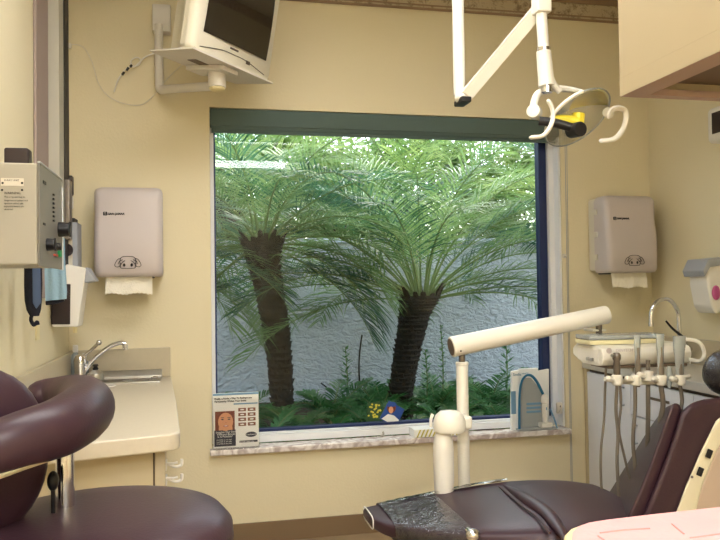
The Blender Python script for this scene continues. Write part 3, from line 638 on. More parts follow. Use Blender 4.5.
# ================================================================== RIGHT CABINET
XC = 2.012
t = thing('side_cabinet', 'grey white cabinet row under the right worktop', 'cabinet', (2.2, -1, 0))
b = MB(); b.box(XC+.02, XR-.002, -2.3, -.003, .08, .779); b.box(XC+.06, XR-.002, -2.3, -.003, 0, .08); b.build('carcass', 'cabgap', t)
b = MB(); b.box(XC, XC+.03, -.033, -.003, 0, .779, .002); b.build('end_strip', 'cabinet', t)
ys = [-.036, -.44, -.90, -1.4, -1.9]
for i in range(4):
    y1, y0 = ys[i]-.002, ys[i+1]+.002
    dz = .765 if i < 1 else .60
    b = MB(); b.box(XC, XC+.019, y0, y1, .09, dz, .0025); dr = b.build('door', 'greycab', t)
    b = MB(); yy = y0+.05 if i % 2 == 0 else y1-.05
    b.tube([(XC-.001, yy, dz-.04), (XC-.022, yy, dz-.043), (XC-.022, yy, dz-.12), (XC-.001, yy, dz-.123)], .004, 8, 3); b.build('handle', 'greyplas', dr)
    if i >= 1:
        b = MB(); b.box(XC, XC+.019, y0, y1, .606, .765, .0025); dr = b.build('drawer', 'greycab', t)
        b = MB(); b.box(XC-.003, XC+.001, (y0+y1)/2-.07, (y0+y1)/2+.07, .70, .712, .001); b.build('pull_slot', 'cabgap', dr)
t = thing('right_worktop', 'pale grey worktop with backsplash along the right wall', 'countertop', (2.2, -1, .78))
b = MB(); b.box(XC-.01, XR-.002, -2.3, -.003, .782, .822, .004, 3); b.build('worktop_slab', 'greytop', t)
b = MB(); b.box(XC-.01, XR-.022, -.022, -.003, .822, .95, .002); b.build('backsplash', 'splash', t)
b = MB(); b.box(XR-.02, XR-.002, -2.3, -.003, .822, .95, .002); b.build('side_backsplash', 'splash', t)
b = MB(); q = onz(703, 360, .822); b.lathe([(.04, 0), (.045, .003), (.045, .007), (.038, .01)], Matrix.Translation((min(q.x, 2.35), q.y, .8225)), 30); tag(b.build('round_lid', 'white'), 'round white lid on the right worktop beside the tap', 'lid')
# gooseneck tap
gy = -.42; gb = W(680, 345, Y=gy)
t = thing('gooseneck_tap', 'chrome gooseneck tap with thin black lever at the right sink', 'faucet', (gb.x, gy, .822))
b = MB(); zc_ = .822; b.lathe([(.03, 0), (.03, .01), (.018, .018), (.016, .06), (.012, .07)], Matrix.Translation((gb.x, gy, zc_))); b.build('base', 'chrome', t)
b = MB(); b.tube([(gb.x, gy, zc_+.05)]+px((679, 325), (677.5, 311), (671, 301), (664, 299), (656, 303), (651.5, 312), (651, 323), Y=gy), .0105, 12, 6); b.build('spout', 'chrome', t)
q = W(651, 323.5, Y=gy); b = MB(); b.cyl(q+Vector((0, 0, .004)), q-Vector((0, 0, .014)), .012); b.build('nozzle', 'chrome', t)
b = MB(); b.tube(px((666, 321), (672, 328), (678, 333), (684, 338), Y=gy-.02), .005, 8, 4, r1=.008); b.build('lever', 'black', t)
b = MB(); q = W(683, 342, Y=gy-.02); b.tube([(gb.x, gy, .88), (q.x, q.y, q.z)], .012, 10, 0); b.ball(q, .02); b.build('valve', 'chrome', t)
b = MB(); b.tube([(gb.x+.09, gy+.05, .823), (gb.x+.09, gy+.05, .90), (gb.x+.06, gy+.05, .93)], .008, 10); b.ball((gb.x+.09, gy+.05, .9), .014); b.build('side_spray', 'chrome', t)
# soap dispenser on the right wall
def pX(*a, X): return [W(x, y, X=X) for x, y in a]
t = thing('wall_soap_dispenser', 'white wall soap dispenser with grey hood and pink soap window', 'soap dispenser', (2.4, -.5, 1.2))
za, zb_ = 1.115, 1.32
YA = -.61
b = MB(); b.prism([(XR-.001, YA, 1.33), (XR-.001, YA, 1.10), (XR-.075, YA, 1.085), (XR-.10, YA, 1.12), (XR-.12, YA, 1.22), (XR-.12, YA, 1.31)], (0, .135, 0), .012, 3); b.build('housing', 'white', t)
b = MB(); b.prism([(XR-.001, YA-.01, 1.355), (XR-.001, YA-.01, 1.32), (XR-.11, YA-.01, 1.305), (XR-.14, YA-.01, 1.26), (XR-.15, YA-.01, 1.29), (XR-.12, YA-.01, 1.345)], (0, .155, 0), .006, 3); b.build('push_hood', 'greyplas', t)
b = MB(); b.ball((XR-.078, YA-.002, 1.185), (.022, .008, .035)); b.build('soap_window', 'pinkgel', t)
# upper right dispenser, mostly out of frame
q = W(716, 130, X=XR)
t = thing('wall_mount_dispenser', 'pale rounded wall dispenser with dark opening at the right edge', 'dispenser', (q.x, q.y, q.z))
b = MB(); z0, z1 = W(716, 147, X=XR).z, W(716, 112, X=XR).z; b.box(XR-.09, XR-.001, -.80, -.585, z0, z1, .025, 4); b.build('housing', 'white', t)
b = MB(); b.box(XR-.094, XR-.088, -.76, -.63, z0+.04, z1-.03, .002); b.build('opening', 'darkbrown', t)

# ================================================================== DELIVERY UNIT
t = thing('instrument_delivery_unit', 'white dental delivery arm carrying the instrument tray head', 'dental unit', (.915, -1.1, .4))
Yp = -1.1; pp = W(462, 362, Y=Yp); 
b = MB(); b.cyl((pp.x, Yp, .28), (pp.x, Yp, pp.z), .0215, bev=.002); b.cyl((pp.x, Yp, pp.z-.012), (pp.x, Yp, pp.z+.001), .0235, bev=.003); b.build('post', 'enamel', t)
b = MB(); b.cyl((pp.x, Yp, pp.z), (pp.x, Yp, pp.z+.055), .012); b.build('pivot_pin', 'gunmetal', t); b = MB(); q = W(599, 332, Y=Yp); b.cyl(q-Vector((0, 0, .03)), q+Vector((0, 0, .06)), .012); b.build('pivot_pin', 'gunmetal', t)
qa, qb = W(451, 347, Y=Yp), W(607, 314.5, Y=Yp); d = (qb-qa).normalized()
b = MB(); b.cyl(qa, qb, .037, .034, 32, .004); b.build('arm', 'enamel', t)
b = MB(); b.cyl(qa-d*.0015, qa+d*.002, .031, seg=28); b.build('arm_end', 'recess', t)
b = MB(); q = W(461, 351, Y=Yp-.036); b.ball(q, .004, u=8, v=6); b.build('screw', 'gunmetal', t)
# tray head
YF, YK = -1.33, -1.21
hx0, hx1 = W(603, 350, Y=YF).x, W(692, 350, Y=YF).x
zt, zl = W(650, 345, Y=YF).z, W(640, 366, Y=YF).z
prof = [(YF+.05, zl), (YF+.015, zl+.004), (YF+.002, zl+.025), (YF, zt-.03), (YF+.012, zt-.008), (YF+.05, zt), (YK+.06, zt), (YK+.09, zt-.02), (YK+.09, zt-.045), (YK+.02, zl)]
b = MB(); b.prism([(hx0, y, z) for y, z in prof], (hx1-hx0, 0, 0), .005, 3); b.build('tray_head', 'enamel', t)
b = MB(); b.box(hx0-.003, hx0+.001, YF+.03, YK+.05, zl+.012, zt-.012, .002)
b.build('end_cap', 'white', t)
for dy in (.06, .09): b = MB(); b.cyl((hx0-.002, YF+dy, zl+.022), (hx0-.012, YF+dy, zl+.022), .006, seg=14); b.build('end_knob', 'steel', t)
q = W(604, 351, Y=YF); b = MB(); b.lathe([(.010, 0), (.010, .0015), (.006, .0015)], frame_back(q.x+.02, YF+.002, q.z), 20)
b.text('DENTECH', .0145, frame_back(q.x+.045, YF+.0005, q.z-.005), .0006); b.build('maker_mark', 'disp', t, smooth=0)
b = MB(); q = W(691, 345, Y=YF); b.tube([q+Vector((-.01, .04, .02)), q+Vector((.03, 0, .01)), q+Vector((.045, -.01, -.03)), q+Vector((.02, -.02, -.055)), q+Vector((-.01, 0, -.05))], .007, 10, 5); b.build('grab_handle', 'enamel', t)
b = MB(); b.box(hx0+.02, hx1-.02, YF-.0, YK, zl-.006, zl+.003, .002); b.build('underside_plate', 'recess', t)
# holders
YH = YF-.06
HOLD = [(617, 380), (636, 380), (648, 376), (661, 380), (680, 380)]
b = MB(); zbar = W(650, 381, Y=YH+.02).z
b.tube([W(605, 379, Y=YH+.01), W(625, 382, Y=YH+.02), W(660, 382, Y=YH+.02), W(690, 376, Y=YH+.01)], .008, 10, 4); b.build('holder_bar', 'enamel', t)
b = MB(); b.tube([(hx0+.13, YF+.04, zl+.01), (hx0+.13, YF-.0, zl-.03), W(648, 381, Y=YH+.02)], .012, 10, 4); b.build('holder_stem', 'enamel', t)
for x, y in HOLD:
    q = W(x, y, Y=YH); b = MB()
    n_ = 20; rs = []
    for h, ro in ((-.018, .013), (-.014, .017), (.014, .0185), (.018, .015)): rs.append([q+Vector((ro*math.cos(2*PI*k/n_), ro*math.sin(2*PI*k/n_), h)) for k in range(n_)])
    b.rings(rs); b.tube([q+Vector((-.012, 0, 0)), q+Vector((-.035, -.01, .006)), q+Vector((-.04, -.012, .008))], .010, 10, 0, round_=True); b.build('holder', 'enamel', t)
    
# hoses
def hose(pts, r, Y=YH):
    b = MB(); b.tube(px(*pts, Y=Y), r, 10, 6); return b
hz = [(((606, 366), (605, 390), (604, 420), (601, 450), (601, 480), (603, 500)), .0042, YF+.03),
      (((617, 386), (616, 410), (618, 435), (617, 460), (619, 500)), .0055, YH),
      (((620, 384), (621, 405), (619, 430), (624, 455), (630, 480)), .0042, YH+.02),
      (((635, 386), (635, 410), (633, 440), (635, 465), (637, 485)), .0062, YH),
      (((648, 360), (648, 390), (648, 420), (647, 460)), .0075, YH+.03),
      (((661, 386), (663, 405), (660, 425), (661, 460)), .0085, YH),
      (((680, 386), (682, 400), (681, 415), (685, 450)), .0065, YH)]
for p_, r_, y_ in hz: hose(p_, r_, y_).build('hose', 'hose', t)
# instruments resting in the holders (lift out: own things)
labs = ['bare metal air water syringe at the left end of the holders', 'slim handpiece in a clear blue tinted sleeve, second holder', 'handpiece in a tall narrow clear sleeve beside the thick hose', 'suction tip with wide frosted sleeve at the right end']
def instr(i, x, ytop, ybot, r, dark, kind):
    qb_, qt = W(x+(1 if i else 0), ybot, Y=YH), W(x, ytop, Y=YH)
    t_ = thing(kind, labs[i], kind.replace('_', ' '), qb_)
    if i == 0:
        b = MB(); b.lathe([(.009, -.02), (.011, 0), (.012, .03), (.010, .05), (.014, .058), (.014, .07), (.009, .078)], Matrix.Translation(qb_)); b.build('body', 'gunmetal', t_)
        b = MB(); q = qb_+Vector((0, 0, .066)); b.cyl(q, q+Vector((-.02, -.004, .004)), .006); b.build('trigger', 'steel', t_)
        return
    L_ = qt.z-qb_.z; b = MB(); T = Matrix.Translation(qb_)
    b.lathe([(.006, -.03), (.009, -.01), (.0105, .03), (.009, L_*.35), (.007, L_*.55), (.0075, L_*.7), (.005, L_*.72)], T); b.build('body', dark, t_)
    b = MB(); rs = []
    for k in range(9):
        f_ = k/8; rr = r*(.62+.5*f_*(1 if i == 3 else .6)); n_ = 16
        rs.append([qb_+Vector((rr*math.cos(2*PI*j/n_)*(1+.1*math.sin(j*3+k)), rr*.55*math.sin(2*PI*j/n_), L_*f_)) for j in range(n_)])
    b.rings(rs, cap=False); b.build('clear_sleeve', 'sleeve', t_, smooth=60)
    if i == 3:
        b = MB(); b.lathe([(r*.9, L_*.72), (r*1.0, L_*.98), (r*.98, L_)], Matrix.Translation(qb_)@Matrix.Diagonal((1, .55, 1, 1))); b.build('frosted_top', 'sleeve', t_)
instr(0, 617, 358, 376, .012, 'gunmetal', 'syringe')
instr(1, 637, 335, 378, .013, 'hose', 'handpiece')
instr(2, 660, 334, 378, .016, 'hose', 'handpiece')
instr(3, 679, 336, 378, .021, 'hose', 'suction_tip')
# sheath hanging between holders
b = MB(); b.rings([[q_+Vector((.014*w_*math.cos(a), .006*math.sin(a), 0)) for a in [2*PI*k/12 for k in range(12)]] for q_, w_ in ((W(669, 366, Y=YH), .5), (W(670, 378, Y=YH), 1.), (W(669, 388, Y=YH), .3))]); tag(b.build('plastic_sheath', 'sleeve'), 'crumpled clear plastic sheath between the two right holders', 'plastic sheath')
# barrier tray on top
q0, q1 = W(586, 344, Y=YF+.05), W(660, 344, Y=YF+.05)
x0_, x1_ = W(588, 342, Y=YF+.07).x, W(661, 342, Y=YF+.07).x
t = thing('instrument_tray', 'cream instrument tray with clear cover on the delivery head', 'tray', ((x0_+x1_)/2, YF+.1, zt))
b = MB()
pl = [(x0_, YF+.06), (x0_+.15, YF+.045), (x0_+.2, YF+.055), (x1_, YF+.05), (x1_+.0, YF+.15), (x0_, YF+.16)]
b.prism([(x, y, zt+.001) for x, y in pl], (0, 0, .016), .003, 2); b.build('base', 'cream_tray', t)
b = MB(); b.prism([(x, y, zt+.018) for x, y in pl], (0, 0, .016), .004, 2); b.build('clear_cover', 'sleeve', t)
b = MB()
for k in range(16): b.cyl((x0_+.02+k*.016, YF+.08, zt+.021), (x0_+.02+k*.016, YF+.14, zt+.021), .0022, seg=8)
b.build('bur_row', 'steel', t)
q = W(598, 329, Y=-1.1)
b = MB(); b.box(q.x-.028, q.x+.03, -1.11, -1.04, zt+.036, zt+.044, .003); tag(b.build('mounting_block', 'enamel'), 'small white block between the arm end and the instrument tray', 'block')
# cup unit: white dome over bottle
qd = W(449, 425, Y=-1.18); YQ = -1.18
t = thing('water_bottle_holder', 'white domed water bottle holder beside the delivery post', 'water bottle holder', (qd.x, YQ, .5))
r_ = .054
zc0 = W(449, 431, Y=YQ).z; zc1 = W(449, 410, Y=YQ).z
b = MB(); b.lathe([(r_, zc0), (r_+.003, zc0+.01), (r_+.002, zc0+.035), (r_*.9, zc0+.055), (r_*.6, zc1-.004), (0.001, zc1)], Matrix.Translation((qd.x+.002, YQ, 0)), 36); b.build('dome', 'enamel', t)
b = MB(); b.box(qd.x+.03, pp.x+.0, YQ-.02, YQ+.05, zc0+.004, zc0+.05, .01, 3); b.build('mount', 'enamel', t)
b = MB(); b.tube(px((431, 427), (431, 419), (433, 414), Y=YQ+.03), .006, 8, 4); b.build('side_lever', 'white', t)
zb_ = .50; T = Matrix.Translation((qd.x-.022, YQ, 0))
b = MB(); b.lathe([(.026, zb_-.03), (.032, zb_), (.035, zb_+.06), (.036, zc0-.06), (.033, zc0-.03), (.028, zc0-.012), (.026, zc0)], T, 32); b.build('bottle', 'white', t)

# ================================================================== SILL ITEMS
ZS = OZ0+.027
# mask box with diagonal stripes
q0, q1 = W(414, 430, Y=-.04), W(458, 430, Y=-.04)
zb1 = W(430, 429, Y=-.04).z
t = thing('tissue_carton', 'small white carton with diagonal yellow stripes on the sill', 'carton', ((q0.x+q1.x)/2, 0, ZS))
b = MB(); b.box(q0.x, q1.x+.02, -.04, .05, ZS, zb1, .003); b.build('carton', 'cardwhite', t)
b = MB(); zA, zB = ZS+.002, zb1-.002
for k in range(12):
    xa = q0.x+.012+k*.021
    if xa+.03 < q1.x+.018: b.raw([(xa, -.0415, zA), (xa+.008, -.0415, zA), (xa+.026, -.0415, zB), (xa+.018, -.0415, zB), (xa, -.0395, zA), (xa+.008, -.0395, zA), (xa+.026, -.0395, zB), (xa+.018, -.0395, zB)], [(0, 1, 2, 3), (7, 6, 5, 4), (0, 4, 5, 1), (3, 2, 6, 7), (0, 3, 7, 4), (1, 5, 6, 2)])
b.build('stripe_print', 'cream_stripe', t, smooth=0)
# brochure in holder
YB_ = -.03
a0, a1 = W(213.5, 452, Y=YB_), W(259, 450, Y=YB_); zt_ = W(236, 393, Y=YB_).z
bx0, bx1, bz0, bz1 = a0.x, a1.x, ZS, zt_
t = thing('brochure_stand', 'tooth whitening brochure with a smiling face in an acrylic stand', 'brochure', ((bx0+bx1)/2, YB_, ZS))
def BB(u0, u1, v0, v1, y, d=.0008):
    b.box(bx0+(bx1-bx0)*u0, bx0+(bx1-bx0)*u1, y-d, y, bz0+(bz1-bz0)*v0, bz0+(bz1-bz0)*v1)
b = MB(); b.box(bx0, bx1, YB_, YB_+.012, bz0+.006, bz1, .001); b.build('brochure', 'cardwhite', t)
b = MB(); b.box(bx0-.004, bx1+.004, YB_-.012, YB_-.009, bz0, bz1-.02, .001); b.box(bx0-.004, bx1+.004, YB_+.014, YB_+.017, bz0, bz1+.008, .001); b.box(bx0-.004, bx1+.004, YB_-.012, YB_+.03, bz0, bz0+.004, .001); b.build('acrylic_stand', 'acrylic', t)
W_, H_ = bx1-bx0, bz1-bz0
def uvp(u, v, y=YB_-.0016): return (bx0+W_*u, y, bz0+H_*v)
b = MB(); BB(.02, .49, .05, .34, YB_); BB(.57, .97, .10, .135, YB_)
b.ball(uvp(.83, .24, YB_), (W_*.125, .0016, H_*.048), u=20, v=8); b.build('dark_print', 'darkprint', t, smooth=0)
b = MB(); BB(.04, .47, .34, .68, YB_); b.build('portrait_hair', 'hair', t, smooth=0)
b = MB(); b.ball(uvp(.27, .49, YB_-.001), (W_*.165, .0014, H_*.165), u=24, v=10); BB(.12, .42, .34, .40, YB_, .0012); b.build('portrait_face', 'skin', t)
b = MB()
for u in (.20, .345): b.ball(uvp(u, .535, YB_-.0026), (W_*.03, .0007, H_*.011), u=12, v=6)
for u in (.20, .345): b.box(uvp(u, 0)[0]-W_*.035, uvp(u, 0)[0]+W_*.035, YB_-.0033, YB_-.0022, uvp(0, .562)[2], uvp(0, .572)[2])
b.build('portrait_eyes', 'darkprint', t)
b = MB(); b.ball(uvp(.275, .415, YB_-.0026), (W_*.06, .0007, H_*.015), u=14, v=6); b.box(uvp(.255, 0)[0], uvp(.295, 0)[0], YB_-.0030, YB_-.0022, uvp(0, .47)[2], uvp(0, .476)[2]); b.build('portrait_lips', 'lips', t)
b = MB(); b.ball(uvp(.275, .418, YB_-.0034), (W_*.04, .0005, H_*.006), u=14, v=6); b.build('portrait_teeth', 'cardwhite', t)
b = MB()
for r in range(4):
    for c in range(2): BB(.55+c*.21, .72+c*.21, .40+r*.088, .46+r*.088, YB_)
b.build('tooth_photos', 'gum', t, smooth=0)
b = MB()
for r in range(4):
    for c in range(2): b.ball(uvp(.635+c*.21, .43+r*.088, YB_-.001), (W_*.05, .0006, H_*.012), u=10, v=6)
b.text('Imagine Our Smile', W_*.062, frame_back(*uvp(.055, .29)), .0003); b.text('Without Braces', W_*.062, frame_back(*uvp(.08, .25)), .0003); b.text('Is It Possible?', W_*.062, frame_back(*uvp(.09, .21)), .0003)
for k in range(3): b.text('in as little as one visit', W_*.038, frame_back(*uvp(.07, .16-k*.035)), .0003)
b.text('Lumineers', W_*.05, frame_back(*uvp(.725, .23, YB_-.0026)), .0003)
b.text('call us for details today', W_*.034, frame_back(*uvp(.575, .107)), .0003)
b.build('white_lettering', 'cardwhite', t, smooth=0)
b = MB(); b.text('Finally, a Painless Way To Reshape and', W_*.052, frame_back(*uvp(.03, .895)), .0008, .0004); b.text('Permanently Whiten Your Smile!', W_*.052, frame_back(*uvp(.03, .845)), .0008, .0004); b.build('headline', 'ink', t, smooth=0)
b = MB(); BB(.45, .98, .79, .815, YB_); BB(0, 1, .965, 1, YB_); b.build('blue_swoosh', 'bluepale', t, smooth=0)
# whitening display on the right
YK_ = -.02
t = thing('toothbrush_display', 'clear blue arched display carton behind the toothbrush', 'display stand', (W(532, 430, Y=YK_).x, 0, ZS))
def P2(pts, y, d, material, name, bev=.002): 
    b = MB(); b.prism(px(*pts, Y=y), (0, d, 0), bev); return b.build(name, material, t)
P2(((511.5, 436), (512, 371.5), (519, 370), (519, 434)), YK_+.03, .02, 'cardwhite', 'carton')
P2(((519, 434), (519, 369), (538, 368), (538, 371), (549, 369), (549.5, 432)), YK_+.052, .016, 'cardwhite', 'back_card')
P2(((521, 432), (521, 385), (525, 378), (531, 378), (538, 386), (545, 396), (548, 410), (549, 431)), YK_+.03, .012, 'panelgrey', 'inner_panel', .001)
b = MB(); b.tube(px((519.5, 433), (519.5, 400), (521, 384), (525, 376.5), (531, 375.5), (537, 382), (543, 394), Y=YK_+.016), .011, 10, 6, r1=.008, flat=.6); b.build('blue_arch', 'bluearch', t)
b = MB(); b.tube(px((550, 409), (554, 418), (557, 428), (557, 433), Y=YK_+.01), .005, 8, 5); b.build('side_arch', 'bluepale', t)
b = MB()
for k in range(3):
    b.box(W(527, 403+k*4, Y=YK_+.024).x, W(541, 403+k*4, Y=YK_+.024).x, YK_+.026, YK_+.03, W(530, 405+k*4, Y=YK_+.024).z, W(530, 403+k*4, Y=YK_+.024).z)
b.build('blue_bars', 'bluepale', t, smooth=0)
b = MB(); b.text('Smile', .022, frame_back(*W(513, 376, Y=YK_+.0295)), .0004); b.build('carton_word', 'bluearch', t, smooth=0); b = MB(); b.box(W(513.2, 392, Y=YK_).x, W(518, 392, Y=YK_).x, YK_+.0285, YK_+.0305, W(515, 415, Y=YK_).z, W(515, 392, Y=YK_).z); b.build('blue_print', 'bluepale', t, smooth=0); b = MB(); b.text('WHITE', .012, frame_back(*W(522, 374.5, Y=YK_+.051)), .0004); b.build('card_word', 'bluearch', t, smooth=0)
b = MB(); qa = W(519, 435, Y=-.03); qc = W(557, 433, Y=-.03); b.prism([(qa.x, -.035, ZS), (qc.x, -.035, ZS), (qc.x+.006, .045, ZS), (qa.x, .045, ZS)], (0, 0, .008), .003); b.build('base_tray', 'panelgrey', t)
qb_ = W(545.5, 430, Y=-.012)
t = thing('electric_toothbrush', 'white electric toothbrush standing on its charger on the sill', 'toothbrush', (qb_.x, -.012, ZS+.009))
b = MB(); b.box(qb_.x-.032, qb_.x+.032, -.034, .012, ZS+.009, ZS+.036, .007, 3); b.build('charger', 'white', t)
zt_ = W(545, 394, Y=-.012).z; h_ = zt_-(ZS+.036)
b = MB(); b.lathe([(.012, 0), (.016, .01), (.0165, h_*.4), (.0165, h_*.6), (.014, h_*.66), (.021, h_*.7), (.0215, h_*.85), (.016, h_*.95), (.006, h_)], Matrix.Translation((qb_.x, -.012, ZS+.036)), 20); b.build('handle', 'white', t)
b = MB(); b.ball((qb_.x, -.0285, ZS+.036+h_*.5), (.003, .002, .009), u=10, v=6); b.build('button', 'bluepale', t)
# photographs stuck on the glass
def photo(c4, y, name, label, border='cardwhite'):
    t = thing(name, label, 'photograph', W(*c4[0], Y=y), 'photographs on the window pane')
    b = MB(); b.prism(px(*c4, Y=y), (0, .0015, 0)); b.build('print', border, t, smooth=0); return t
yp = FY0+.026
t = photo(((367.5, 403), (380, 401), (385, 420), (366, 422)), yp, 'flower_photograph', 'small green and yellow flower photo stuck on the window pane', 'photogreen')
b = MB(); random.seed(3)
for k in range(26):
    q = W(368.5+random.random()*12, 404+random.random()*14, Y=yp-.001); b.ball(q, (.006, .0012, .005), u=8, v=4)
b.build('yellow_flowers', 'photoyellow', t)
t = photo(((389, 400.5), (404.5, 409.5), (396, 427.5), (379.5, 418.5)), yp-.003, 'portrait_photograph', 'tilted snapshot of a person in a blue hat on the window pane', 'photoblue')
def bl(x, y, rx, ry, o, m_, n_):
    b = MB(); b.ball(W(x, y, Y=yp-.003-o), (rx, .0012, ry), u=18, v=8); b.build(n_, m_, t)
bl(391.5, 408, .024, .026, .001, 'hair', 'printed_hair')
bl(391.5, 404.5, .028, .014, .0022, 'photoblue', 'printed_hat')
bl(391, 410, .013, .018, .003, 'skin', 'printed_face')
b = MB(); b.prism(px((388, 414), (394, 415.5), (399, 420), (396, 426.5), (381.5, 418.8), Y=yp-.0048), (0, .0012, 0)); b.build('printed_dress', 'cardwhite', t, smooth=0)
b = MB(); b.prism(px((379.5, 418.3), (383, 412), (396, 422), (404.2, 409.6), (404.5, 410.2), (396, 427.5), Y=yp-.0042), (0, .0008, 0)); b.build('printed_ground', 'printed_ground' if 'printed_ground' in M else 'panelgrey', t, smooth=0) if False else None

# ================================================================== ASSISTANT STOOL
sc = Vector((-.185, -2.21, 0)); sr = .24; sz = .842
t = thing('assistant_stool', 'burgundy assistant stool with round seat and curved padded arm', 'stool', (sc.x, sc.y, 0))
b = MB(); prof = [(.01, sz-.09), (sr-.05, sz-.09), (sr-.015, sz-.082), (sr, sz-.06), (sr-.002, sz-.035), (sr-.02, sz-.014), (sr-.06, sz-.004), (sr-.12, sz), (.01, sz)]
b.lathe(prof, Matrix.Translation((sc.x, sc.y, 0)), 56); b.build('seat', 'vinyl', t, smooth=60)
b = MB(); b.cyl((sc.x, sc.y, .12), (sc.x, sc.y, .70), .028); b.build('gas_column', 'chrome', t)
b = MB(); b.tube([(sc.x+.2*math.cos(a), sc.y+.2*math.sin(a), .33) for a in [i*2*PI/32 for i in range(33)]], .010, 10, 0); b.tube([(sc.x-.2, sc.y, .33), (sc.x+.2, sc.y, .33)], .008, 8, 0); b.build('foot_ring', 'chrome', t)
for k in range(5):
    a = k*2*PI/5+.3; d = Vector((math.cos(a), math.sin(a), 0)); b = MB(); b.tube([(sc.x, sc.y, .13), sc+d*.15+Vector((0, 0, .105)), sc+d*.26+Vector((0, 0, .08))], .02, 10, 3, r1=.014); lg = b.build('leg', 'gunmetal', t)
    b = MB(); q = sc+d*.255; b.cyl(q+Vector((-.011, 0, .03)), q+Vector((.011, 0, .03)), .029, bev=.004); b.build('caster', 'black', lg)
b = MB(); b.box(sc.x-.12, sc.x+.12, sc.y-.12, sc.y+.12, sz-.112, sz-.088, .005); b.build('seat_plate', 'black', t)
# padded arm: horseshoe bolster
za_ = .985
arm = [W(-80, 466, Y=-2.38), W(-20, 452, Y=-2.38), W(25, 438, Y=-2.34), W(62, 426, Y=-2.27), W(86, 409, Y=-2.13), W(82, 397, Y=-1.99), W(66, 393, Y=-1.91), W(50, 394, Y=-1.88), W(42, 396, Y=-1.88)]
b = MB(); b.tube(arm, lambda u: .035+.018*math.sin(PI*min(1, max(0, u*1.1-.05)))-.0*u, 24, 8, round_=True); b.build('arm_bolster', 'vinyl', t, smooth=60)
arm2 = [p+Vector((0, 0, -.042)) for p in arm[:6]]
b = MB(); b.tube(arm2, .022, 10, 6, flat=.35); b.build('arm_support', 'shellrim', t)
q = W(65, 452, Y=-2.16)
b = MB(); b.cyl((q.x, q.y, sz-.12), (q.x, q.y, q.z+.03), .0165); b.build('arm_post', 'chrome', t)
b = MB(); b.tube([(q.x, q.y, sz-.1), (sc.x-.05, sc.y, sz-.115)], .015, 10, 0); b.build('arm_bracket', 'chrome', t)
q = W(53, 481, Y=-2.2); b = MB(); b.ball(q, (.010, .012, .018)); b.tube([q, (q.x, q.y, sz-.1)], .004, 8, 0); b.build('height_knob', 'black', t)
# backrest
bc = W(-60, 466, Y=-2.28); BM = Matrix.Translation(bc) @ Matrix.Rotation(math.radians(38), 4, 'Z') @ Matrix.Rotation(math.radians(-8), 4, 'Y')
n_ = 32; rs = []
b = MB(); bm = bmesh.new(); bmesh.ops.create_uvsphere(bm, u_segments=36, v_segments=20, radius=1)
for v in bm.verts:
    x, y, z = v.co
    sg = lambda w, e: math.copysign(abs(w)**e, w)
    v.co = Vector((sg(x, .8)*.178, sg(y, .8)*.055, sg(z, .85)*.158))
b.bmadd(bm, BM); b.build('backrest', 'vinyl', t, smooth=60)
b = MB(); b.tube([bc+Vector((0, 0, -.1)), Vector((bc.x+.02, bc.y, sz-.1)), Vector((sc.x-.05, sc.y, sz-.105))], .016, 10, 4); b.build('back_bracket', 'chrome', t)

# ================================================================== DENTAL CHAIR
t = thing('dental_chair', 'burgundy reclining dental chair with clear wrap over its foot end', 'dental chair', (1.2, -1.45, 0))
def cush(secs, n=28, ex=.45):
    """sections: (centre, across half vector, up half vector) -> superellipse rings"""
    rs = []
    for c, a, u in secs:
        c, a, u = Vector(c), Vector(a), Vector(u); r = []
        for k in range(n):
            th_ = 2*PI*k/n; cs, sn = math.cos(th_), math.sin(th_)
            r.append(c+a*math.copysign(abs(cs)**ex, cs)+u*math.copysign(abs(sn)**ex, sn))
        rs.append(r)
    return rs
# leg rest and seat: far edge and near edge in plan, tapering to the foot
st = [(.525, -1.19, -1.27, .478, .010), (.54, -1.165, -1.33, .474, .019), (.58, -1.15, -1.40, .472, .024), (.66, -1.145, -1.50, .479, .029), (.80, -1.15, -1.62, .492, .036), (.95, -1.15, -1.70, .503, .042), (1.10, -1.15, -1.74, .505, .046), (1.25, -1.15, -1.75, .494, .048), (1.36, -1.16, -1.75, .475, .05)]
def secs(lst, off=0., grow=0.): return [((x, (y0+y1)/2, z+off), (0, (y0-y1)/2+grow, 0), (0, 0, h+grow)) for x, y0, y1, z, h in lst]
def dens(lst, k=5):
    A = np.array(lst); out = []
    for i in range(len(A)-1):
        p0 = A[max(i-1, 0)]; p1 = A[i]; p2 = A[i+1]; p3 = A[min(i+2, len(A)-1)]
        for j in range(k):
            u = j/k; out.append(tuple(.5*((2*p1)+(p2-p0)*u+(2*p0-5*p1+4*p2-p3)*u*u+(-p0+3*p1-3*p2+p3)*u**3)))
    out.append(tuple(A[-1])); return out
D = dens(st)
b = MB(); b.rings(cush(secs(D))); b.build('seat_cushion', 'vinyl', t, smooth=60)
# contoured knee pad seam with a raised roll
b = MB(); b.tube([W(x, y, Z=z) for x, y, z in ((504, 486.5, .540), (516, 493, .547), (530, 502, .549), (546, 513, .549), (560, 530, .548), (568, 545, .546))], lambda u: .010+.016*math.sin(PI*min(1, u*1.1)), 14, 6, round_=True, flat=.7); b.build('knee_roll', 'vinyl', t, smooth=60)
b = MB(); b.tube([W(x, y, Z=z) for x, y, z in ((499, 487, .545), (509, 495, .551), (522, 506, .552), (537, 517, .552), (550, 533, .552))], .0035, 8, 6); b.build('seam_piping', 'vinyl_seam', t)
